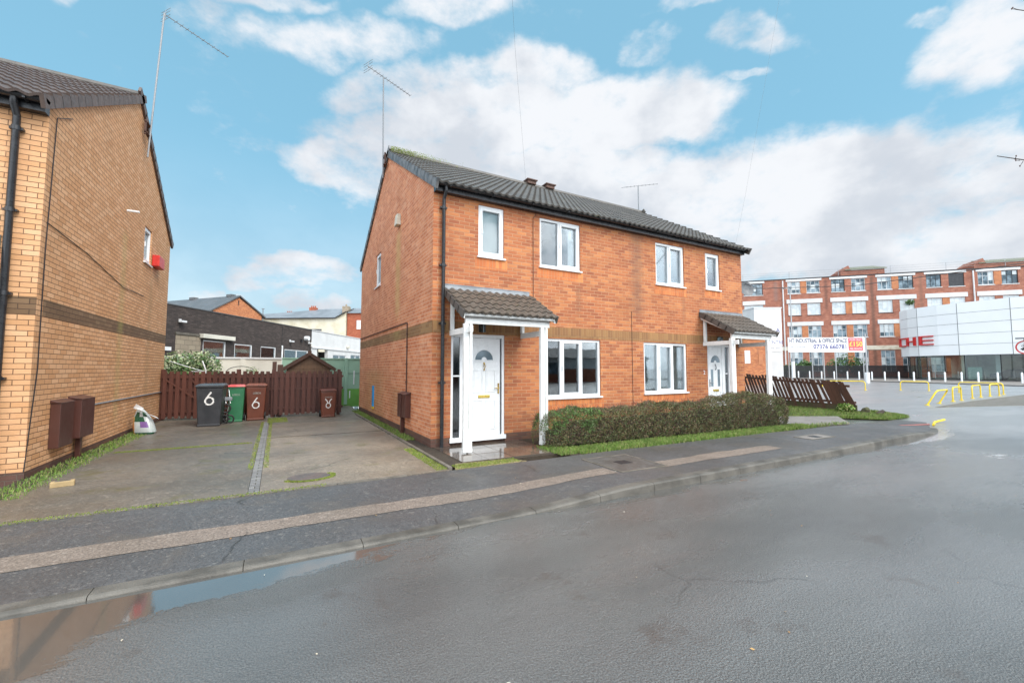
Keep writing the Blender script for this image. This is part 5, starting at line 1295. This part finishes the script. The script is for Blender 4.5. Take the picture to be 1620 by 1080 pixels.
# factory
FX=frame((85.57,41.86,0),(.686,-.728))
T=thing('factory_building',(85.57,41.86,0),'long four storey red brick factory with white lintels','building')
ops=[];wins=[];lint=[];infill=[]
Z=[(15.5,17.75,'a'),(11.4,13.6,'w'),(7.15,9.4,'b'),(1.0,4.75,'g')]
for k in range(-3,9):
    s0=-3.05+6.95*k
    for zi,(z0,z1,st) in enumerate(Z):
        if k==-1:
            wl=[(s0-.4,s0+2.85)]
        else: wl=[(s0,s0+2.08),(s0+3.07,s0+5.17)]
        for a,b in wl: ops.append((a,b,z0,z1)); wins.append((a,b,z0,z1,st,k))
        if k!=-1 : infill.append((s0+2.08,s0+3.07,z0,z1,zi,k))
        if zi<3:
            lt={0:(17.78,18.15),1:(13.65,14.4),2:(9.43,10.15)}[zi]
            lint.append((wl[0][0]-.25,wl[-1][1]+.3,lt[0],lt[1]))
mb=MB(FX); wall_open(mb,-28,60,-.1,18.2,ops,.3); mb.face([(-28,0,18.2),(60,0,18.2),(60,14,18.2),(-28,14,18.2)]); mb.face([(-28,0,0),(-28,14,0),(-28,14,18.2),(-28,0,18.2)]); mb.build('wall',M['factory'],T,recalc=False)
random.seed(77)
for a,b,c,d,zi,k in infill:
    if (k+zi)%2==0 or zi==2: MB(FX).box(a+.01,-.02,c,b-.01,-.001,d).build('infill_panel',M['infill'],T)
for a,b,c,d in lint: MB(FX).box(a,-.08,c,b,-.001,d).build('lintel',M['whitelintel'],T)
MB(FX).box(-28,-.06,4.85,60,-.001,5.6).build('painted_band',M['paleband'],T); MB(FX).box(-28,-.1,18.2,60,.2,18.36).build('gutter',M['blackmetal'],T)
def fwin(a,b,c,d,st,k):
    y=.12
    f=MB(FX); fw=.09
    white=st!='a' or random.random()<.35
    f.box(a,y,c,a+fw,y+.08,d).box(b-fw,y,c,b,y+.08,d).box(a+fw,y,c,b-fw,y+.08,c+fw).box(a+fw,y,d-fw,b-fw,y+.08,d)
    n=3
    for i in range(1,n): x=a+(b-a)*i/n; f.box(x-.03,y+.01,c+fw,x+.03,y+.07,d-fw)
    zz=c+(d-c)*.66; f.box(a+fw,y+.01,zz-.03,b-fw,y+.07,zz+.03)
    if st=='g': zz=c+(d-c)*.33; f.box(a+fw,y+.01,zz-.03,b-fw,y+.07,zz+.03)
    o=f.build('window',M['whitelintel'] if white else M['blackmetal'],T)
    # individual panes, some painted over
    kind='w' if st=='w' else ('k' if (k==3 and st=='a' and a>19) else 'm')
    if kind=='w': MB(FX).box(a+fw,y+.04,c+fw,b-fw,y+.05,d-fw).build('pane',M['whitewash'],o)
    elif kind=='k': MB(FX).box(a+.02,y-.02,c+.02,b-.02,y-.005,d-.02).build('boarding',M['blackbin'],o)
    else:
        MB(FX).box(a+fw,y+.04,c+fw,b-fw,y+.05,d-fw).build('pane',M['fglass'],o)
        p=MB(FX); cnt=0
        for i in range(3):
            x0=a+(b-a)*i/3+.04; x1=a+(b-a)*(i+1)/3-.04
            if random.random()<(.65 if st=='b' else .3): p.box(x0+.03,y+.03,c+(d-c)*.66+.03,x1-.03,y+.039,d-fw); cnt+=1
            if random.random()<.3: p.box(x0+.03,y+.03,c+(d-c)*.33,x1-.03,y+.039,c+(d-c)*.66-.03); cnt+=1
        if cnt: p.build('painted_pane',M['whitewash'],o)
    MB(FX).box(a-.08,-.06,c-.12,b+.08,y-.001,c-.001).build('sill',M['whitelintel'] if st in 'ab' else M['blackmetal'],o)
for w_ in wins:
    if -12<w_[0]<34: fwin(*w_)
for a,b,z0,z1 in ((5.6,12.2,18.3,19.35),(24.6,34,18.3,19.2)):
    s=MB(FX); s.box(a,.4,z0,b,5,z1); s.prism([(a+.0,z1),(a+1.6,z1),(a+1.2,z1+.9)],.35,5,'y'); s.build('roof_housing',M['factory'],T)
    s=MB(FX); s.vf([(a+.6,.2,z1+.0),(b+.3,.2,z1+.0),(b-.6,3,z1+1.0),(a+1.2,3,z1+.9),(a+.6,.2,z1+.15),(b+.3,.2,z1+.15),(b-.6,3,z1+1.1),(a+1.2,3,z1+1.05)],[(0,1,2,3),(4,5,6,7),(0,1,5,4),(1,2,6,5),(2,3,7,6),(3,0,4,7)]); s.build('housing_roof',plain('mossy_sheet_roof',(.16,.17,.12),.7),T)
s=MB(FX)
for x in (-3.85,): s.tube([(x,-.15,0),(x,-.15,18)],.11,8)
s.tube([(24.1,-.15,9.5),(24.1,-.15,18.1)],.11,8); s.build('downpipe',M['whitelintel'],T)
s=MB(FX)
x=-26
while x<40: s.tube([(x,.3,18.3),(x,.3,19.7)],.04,4); x+=7.8
for z in (18.85,19.25,19.65): s.tube([(-28,.3,z),(40,.3,z)],.018,4)
s.build('roof_railing',M['steel'],T)
tag(MB().tube([(56,41.5,13.3),(70,28,13.0),(80,13.0,14.4)],.05,6).build('overhead_cable',M['blackmetal']),'thick black overhead cable crossing in front of the factory roofline','cable')
# factory yard fence + bushes
a,b=Vector((66,43,0)),Vector((84,27.5,0)); d=b-a; F=frame((a.x,a.y,0),(d.x,d.y)); t=thing('metal_railing',(66,43,0),'black metal railing fence in front of the factory','fence')
s=MB(F); x=0
while x<d.length: s.box(x,0,0,x+.1,.03,2.0); x+=.13
s.build('bars',M['blackmetal'],t); s=MB(F); s.box(0,.035,1.75,d.length,.08,1.83).box(0,.035,.2,d.length,.08,.28); s.build('rails',M['blackmetal'],t)
random.seed(41)
for (x,y,r,h,lab) in ((79.5,33.6,2.2,3.6,'round green bush behind the black railing right of the banner post'),(73.6,38.6,1.6,2.4,'low green bush behind the black railing by the street lamp'),(75.3,37.6,1.0,2.9,'thin leafy sapling between the two bushes by the factory')):
    t=thing('bush',(x,y,0),lab,'bush')
    foliage('foliage',M['treeleaf'],t,[((x,y,h*.55),(r*.8,r*.8,h*.5)),((x-.6*r,y+.4*r,h*.45),(r*.6,r*.6,h*.4)),((x+.6*r,y-.5*r,h*.5),(r*.6,r*.6,h*.42))],1500,.3,.6,.7)
    s=MB(); [s.tube([(x,y,0),(x+rnd(-.3,.3),y+rnd(-.3,.3),h*.4),(x+rnd(-.9,.9)*r*.7,y+rnd(-.9,.9)*r*.7,h*.9)],[.08,.05,.02],5) for _ in range(5)]; s.build('stems',M['bark'],t)
t=thing('wall_plant',(86,38,12),'small green plant growing out of the factory wall','plant'); F_=wm(T)
p_=FX@Vector((15.2,-.4,13.0)); foliage('leaves',M['treeleaf'],t,[((p_.x,p_.y,p_.z),(.6,.6,.45))],160,.35,.4,.8); MB(FX).tube([(15.3,0,12.5),(15.2,-.4,13.2)],.04,5).build('stem',M['bark'],t)
# showroom
SR=thing('car_showroom',(76.5,20,0),'curved silver clad car showroom with red lettering and glass ground floor','building')
pl=[(88,26.5),(84.5,27.6),(82.3,27.6),(80.4,26.9),(78.9,25.6),(77.8,24.2),(76.95,21.9),(76.5,19.87),(76.1,16.5),(75.95,15.2),(75.9,12),(75.9,9),(75.9,4),(76.5,-4)]
zt,zb=9.95,3.22; rows=5
cl_=MB(); bk_=MB()
def seg(a,b,mb,z0,z1,off,g=.0):
    a=Vector((*a,0));b=Vector((*b,0)); d=(b-a).normalized(); n=Vector((d.y,-d.x,0)); n=-n if n.x>0 and abs(n.x)>abs(n.y) else n
    q0=a+d*g+n*off; q1=b-d*g+n*off
    mb.face([(q0.x,q0.y,z0),(q1.x,q1.y,z0),(q1.x,q1.y,z1),(q0.x,q0.y,z1)])
vj={5,7,9,11,12}
for i in range(len(pl)-1):
    for r in range(rows):
        z0=zb+(zt-zb)*r/rows+.02; z1=zb+(zt-zb)*(r+1)/rows-.02
        a,b=Vector(pl[i]),Vector(pl[i+1]); d=(b-a).normalized()
        a2=a+d*.03 if i in vj else a; b2=b-d*.03 if i+1 in vj else b
        seg(a2,b2,cl_,z0,z1,0)
    a,b=Vector(pl[i]),Vector(pl[i+1]); d=(b-a).normalized(); n=Vector((-d.y,d.x))
    ins=Vector((.12,.0)) if i>3 else Vector((0,-.12))
    bk_.face([(a.x+.1,a.y-.03,zb),(b.x+.1,b.y-.03,zb),(b.x+.1,b.y-.03,zt),(a.x+.1,a.y-.03,zt)])
cl_.build('cladding',M['clad'],SR,smooth=False,recalc=False); bk_.build('joint_backing',M['grey_pipe'],SR,recalc=False)
s=MB(); s.face([(p[0]+.12,p[1],zt-.02) for p in pl]+[(100,-4,zt-.02),(100,26,zt-.02)]); s.face([(p[0],p[1],zb+.01) for p in pl]+[(100,-4,zb+.01),(100,26,zb+.01)]); s.build('roof',M['grey_pipe'],SR,recalc=False)
g2=[(86,26.6),(82.5,26.9),(80.9,26.2),(79.4,24.9),(78.4,23.6),(77.6,21.6),(77.1,19.6),(76.7,16.4),(76.5,12),(76.5,4),(77,-4)]
gl=MB(); fr=MB()
for i in range(len(g2)-1):
    a,b=g2[i],g2[i+1]; gl.face([(a[0],a[1],.08),(b[0],b[1],.08),(b[0],b[1],zb),(a[0],a[1],zb)])
    Ls=math.hypot(b[0]-a[0],b[1]-a[1]); n=max(1,round(Ls/2.2))
    for k in range(n):
        x=a[0]+(b[0]-a[0])*k/n; y=a[1]+(b[1]-a[1])*k/n; fr.box(x-.04,y-.04,.08,x+.04,y+.04,zb)
gl.build('glazing',M['showglass'],SR,recalc=False); fr.build('mullion',M['blackmetal'],SR)
s=MB(); s.face([(84,20,0.05),(84,-4,.05),(84,-4,zb),(84,20,zb)]); s.face([(84,20,.05),(96,26,.05),(96,26,zb),(84,20,zb)]); s.build('interior_wall',plain('showroom_wall',(.62,.62,.5),.7,vs=.4,c2=(.35,.3,.25)),SR,recalc=False)
s=MB(); s.face([(p[0],p[1],.07) for p in g2]+[(100,-4,.07),(100,25,.07)]); s.build('showroom_floor',M['slab2'],SR,recalc=False)
s=MB(); 
for x,y in ((79.2,20.2),(78.6,17),(79,12.6)): s.box(x-.2,y-.2,.08,x+.2,y+.2,zb)
s.build('column',M['whitewall'],SR)
s=MB(); s.box(78.3,18.4,.1,78.8,19.7,1.7); s.build('display_panel',plain('pale_green_panel',(.45,.62,.55),.5),SR)
ff=MB()
for x,y in ((80.5,24.4),(80.0,22.8)): 
    for k in range(3): ff.box(x-.1,y-.5,.1+k*.7,x+.1,y+.5,.15+k*.7)
    ff.box(x-.1,y-.5,.1,x-.05,y-.45,2.6).box(x-.1,y+.45,.1,x-.05,y+.5,2.6)
ff.build('shelving',M['pvc'],SR)
def strokes(a,b,z0,z1,kind):
    a=Vector((*a,0));b=Vector((*b,0)); F=frame((a.x,a.y,0),((b-a).x,(b-a).y)); w=(b-a).length; s=MB(F); y0,y1=-.25,-.02; t_=.16; h=z1-z0
    if kind=='E': s.box(0,y0,z0,w*.2,y1,z1); [s.box(w*.2,y0,z,w,y1,z+t_) for z in (z0,z0+h/2-t_/2,z1-t_)]
    if kind=='H': s.box(0,y0,z0,w*.18,y1,z1).box(w*.82,y0,z0,w,y1,z1).box(w*.18,y0,z0+h/2-t_/2,w*.82,y1,z0+h/2+t_/2)
    if kind=='C': s.box(0,y0,z0,w*.2,y1,z1); [s.box(w*.2,y0,z,w,y1,z+t_) for z in (z0,z1-t_)]
    if kind=='S': [s.box(0,y0,z,w,y1,z+t_) for z in (z0,z0+h/2-t_/2,z1-t_)]; s.box(0,y0,z0+h/2+t_/2,w*.2,y1,z1-t_).box(w*.8,y0,z0+t_,w,y1,z0+h/2-t_/2)
    s.build('letter',M['red'],SR)
strokes((77.75,24.0),(77.2,22.4),4.7,5.95,'E'); strokes((79.0,25.7),(77.95,24.45),4.7,5.9,'H'); strokes((80.6,27.0),(79.3,25.95),4.65,5.9,'C')
# car in the showroom
c=thing('parked_car',(78.9,15,.08),'dark grey car on display behind the showroom glass','car'); 
F=frame((78.3,17.8,.08),(0,-1))
s=MB(F); s.prism([(0,.35),(.05,.75),(.9,.92),(1.5,1.35),(2.9,1.4),(3.7,.98),(4.4,.9),(4.5,.35)],0,1.8,'y'); s.build('body',plain('car_grey',(.06,.07,.08),.2),c,bevel=.06)
s=MB(F); s.prism([(1.05,.93),(1.55,1.30),(2.85,1.33),(3.5,.98)],-.01,1.81,'y'); s.build('window',M['blackpvc'],c)
for x in (.9,3.6):
    for y in (0,1.62):
        w_=MB(F).tube([(x,y-.02,.33),(x,y+.2,.33)],.34,16).build('wheel',M['rubber'],c); MB(F).tube([(x,y-.03,.33),(x,y-.021,.33)],.2,12).build('rim',M['steel'],w_)
# road sign
t=thing('road_sign',(28.2,5.4,0),'round red ringed no motor vehicles sign on a grey pole at the right edge','sign')
px,py=28.22,5.28
MB().tube([(px,py,1.1),(px,py,2.85)],.055,12).build('pole',M['grey_pipe'],t,smooth=True); MB().tube([(px,py,-.05),(px,py,1.1)],.14,14).build('base',M['grey_pipe'],t,smooth=True)
nd=Vector((-px,-py,0)).normalized(); sdx=Vector((-nd.y,nd.x,0)); sdx=-sdx if sdx.x<0 else sdx
sdx=Vector((0,0,1)).cross(nd)   # right hand side seen from the front
F=frame((px+nd.x*.07,py+nd.y*.07,0),(sdx.x,sdx.y)); zc=2.42
def disc(mb,cx,cz,r,y0,y1,n=28): mb.tube([(cx,y0,cz),(cx,y1,cz)],r,n)
s=MB(F); disc(s,0,zc,.3,0,.012,32); s.build('sign_plate',M['pvc'],t)
s=MB(F); n=36
for k in range(n):
    a0,a1=6.2832*k/n,6.2832*(k+1)/n; s.face([(r*math.cos(a),-.003,zc+r*math.sin(a)) for r,a in ((.3,a0),(.3,a1),(.25,a1),(.25,a0))])
s.build('red_ring',M['red'],t)
s=MB(F); y0,y1=-.004,-.001
for cx in (-.09,.09): disc(s,cx,zc-.11,.028,y0,y1,14)
s.prism([(-.15,zc-.1),(.15,zc-.1),(.15,zc-.05),(.09,zc-.03),(.05,zc+.0),(-.07,zc+.0),(-.1,zc-.04),(-.15,zc-.05)],y0,y1,'y')
for cx in (-.08,.08):
    s.tube([(cx+.035*math.cos(6.283*k/12),-.004,zc+.06+.035*math.sin(6.283*k/12)) for k in range(13)],.007,4)
s.prism([(-.08,zc+.06),(.0,zc+.05),(.08,zc+.06),(.04,zc+.12),(.0,zc+.13),(-.02,zc+.2),(-.06,zc+.17),(-.04,zc+.12)],y0,y1,'y'); s.build('vehicle_symbols',M['blackmetal'],t)
MB(F).box(-.28,-.2,2.78,.15,.1,2.84).build('sign_light',M['grey_pipe'],t,bevel=.01)
# bare tree out of frame at right, twigs reach into the picture
random.seed(51)
t=thing('bare_tree',(15.4,.2,-.1),'bare twigs with buds of a tree just outside the right edge','tree')
MB().tube([(15.4,.2,-.1),(15.35,.3,3),(15.2,.5,6),(15.3,.6,9.5)],[.22,.17,.12,.06],10).build('trunk',M['bark'],t,smooth=True)
s=MB(); bud=MB()
def twig(a,b,r):
    a,b=Vector(a),Vector(b); m=(a+b)/2+Vector((rnd(-.1,.1),0,.1)); s.tube([a,m,b],[r,r*.6,r*.25],5)
    d=(b-a)
    for i in range(7):
        q=a+d*rnd(.45,1); e=q+Vector((rnd(-.18,.05),rnd(-.1,.1),rnd(-.12,.14))); s.tube([q,e],[r*.25,r*.12],4)
        bud.frust((e.x,e.y,e.z-.012),.012,.012,(e.x,e.y,e.z+.015),.018,.018)
twig((15.35,.3,4.6),(12.15,2.45,5.63),.028); twig((15.3,.5,7.8),(12.65,2.15,8.62),.028); twig((15.3,.6,9),(13.2,1.9,9.8),.03); twig((15.3,.6,5),(17,1.5,7.5),.04); twig((15.3,.6,7),(16.8,-1,9.5),.04)
s.build('branches',M['bark'],t); bud.build('buds',M['twig'],t)
# scattered litter / leaves on road and pavement
random.seed(61)
lf=MB()
for i in range(60):
    x=rnd(-2,9); y=rnd(.8,5.9)
    z=(pz(x,y) if y>kin(x) else gz(x))+.006
    if kin(x)-.2<y<kin(x)+.02: continue
    a=rnd(0,6.28); r=rnd(.006,.016)
    lf.face([(x+r*math.cos(a),y+r*math.sin(a),z),(x+r*.6*math.cos(a+1.7),y+r*.6*math.sin(a+1.7),z+.004),(x-r*math.cos(a),y-r*math.sin(a),z+.002),(x-r*.6*math.cos(a+1.7),y-r*.6*math.sin(a+1.7),z)])
tag(lf.build('fallen_leaves',leafmat('litter',[(.4,.25,.1),(.5,.45,.35),(.6,.58,.5),(.3,.16,.06)])),'scattered small leaves and stones on the pavement and road','leaves',None,'stuff')
# buildings across the street, behind the camera (seen only in reflections)
t=thing('low_building',(6,-22,0),'long low white fronted building seen reflected in the ground floor windows','building')
MB().box(-20,-30,0,40,-22,1.5).build('brick_base',M['redbrick'],t); MB().box(-20,-30,1.5,40,-21.97,2.7).build('white_front',M['whitewall'],t); MB().prism([(-30,2.7),(-21.5,2.7),(-25.7,3.9)],-20.4,40.4,'x').build('roof',M['darkslate'],t)
for x in (2,5.5,9.5,14,19,25): MB().box(x,-22.0,.9,x+1.6,-21.94,2.2).build('window',M['fglass'],t)
scene.render.engine='CYCLES'
scene.cycles.samples=128
scene.cycles.max_bounces=8
scene.cycles.transparent_max_bounces=12
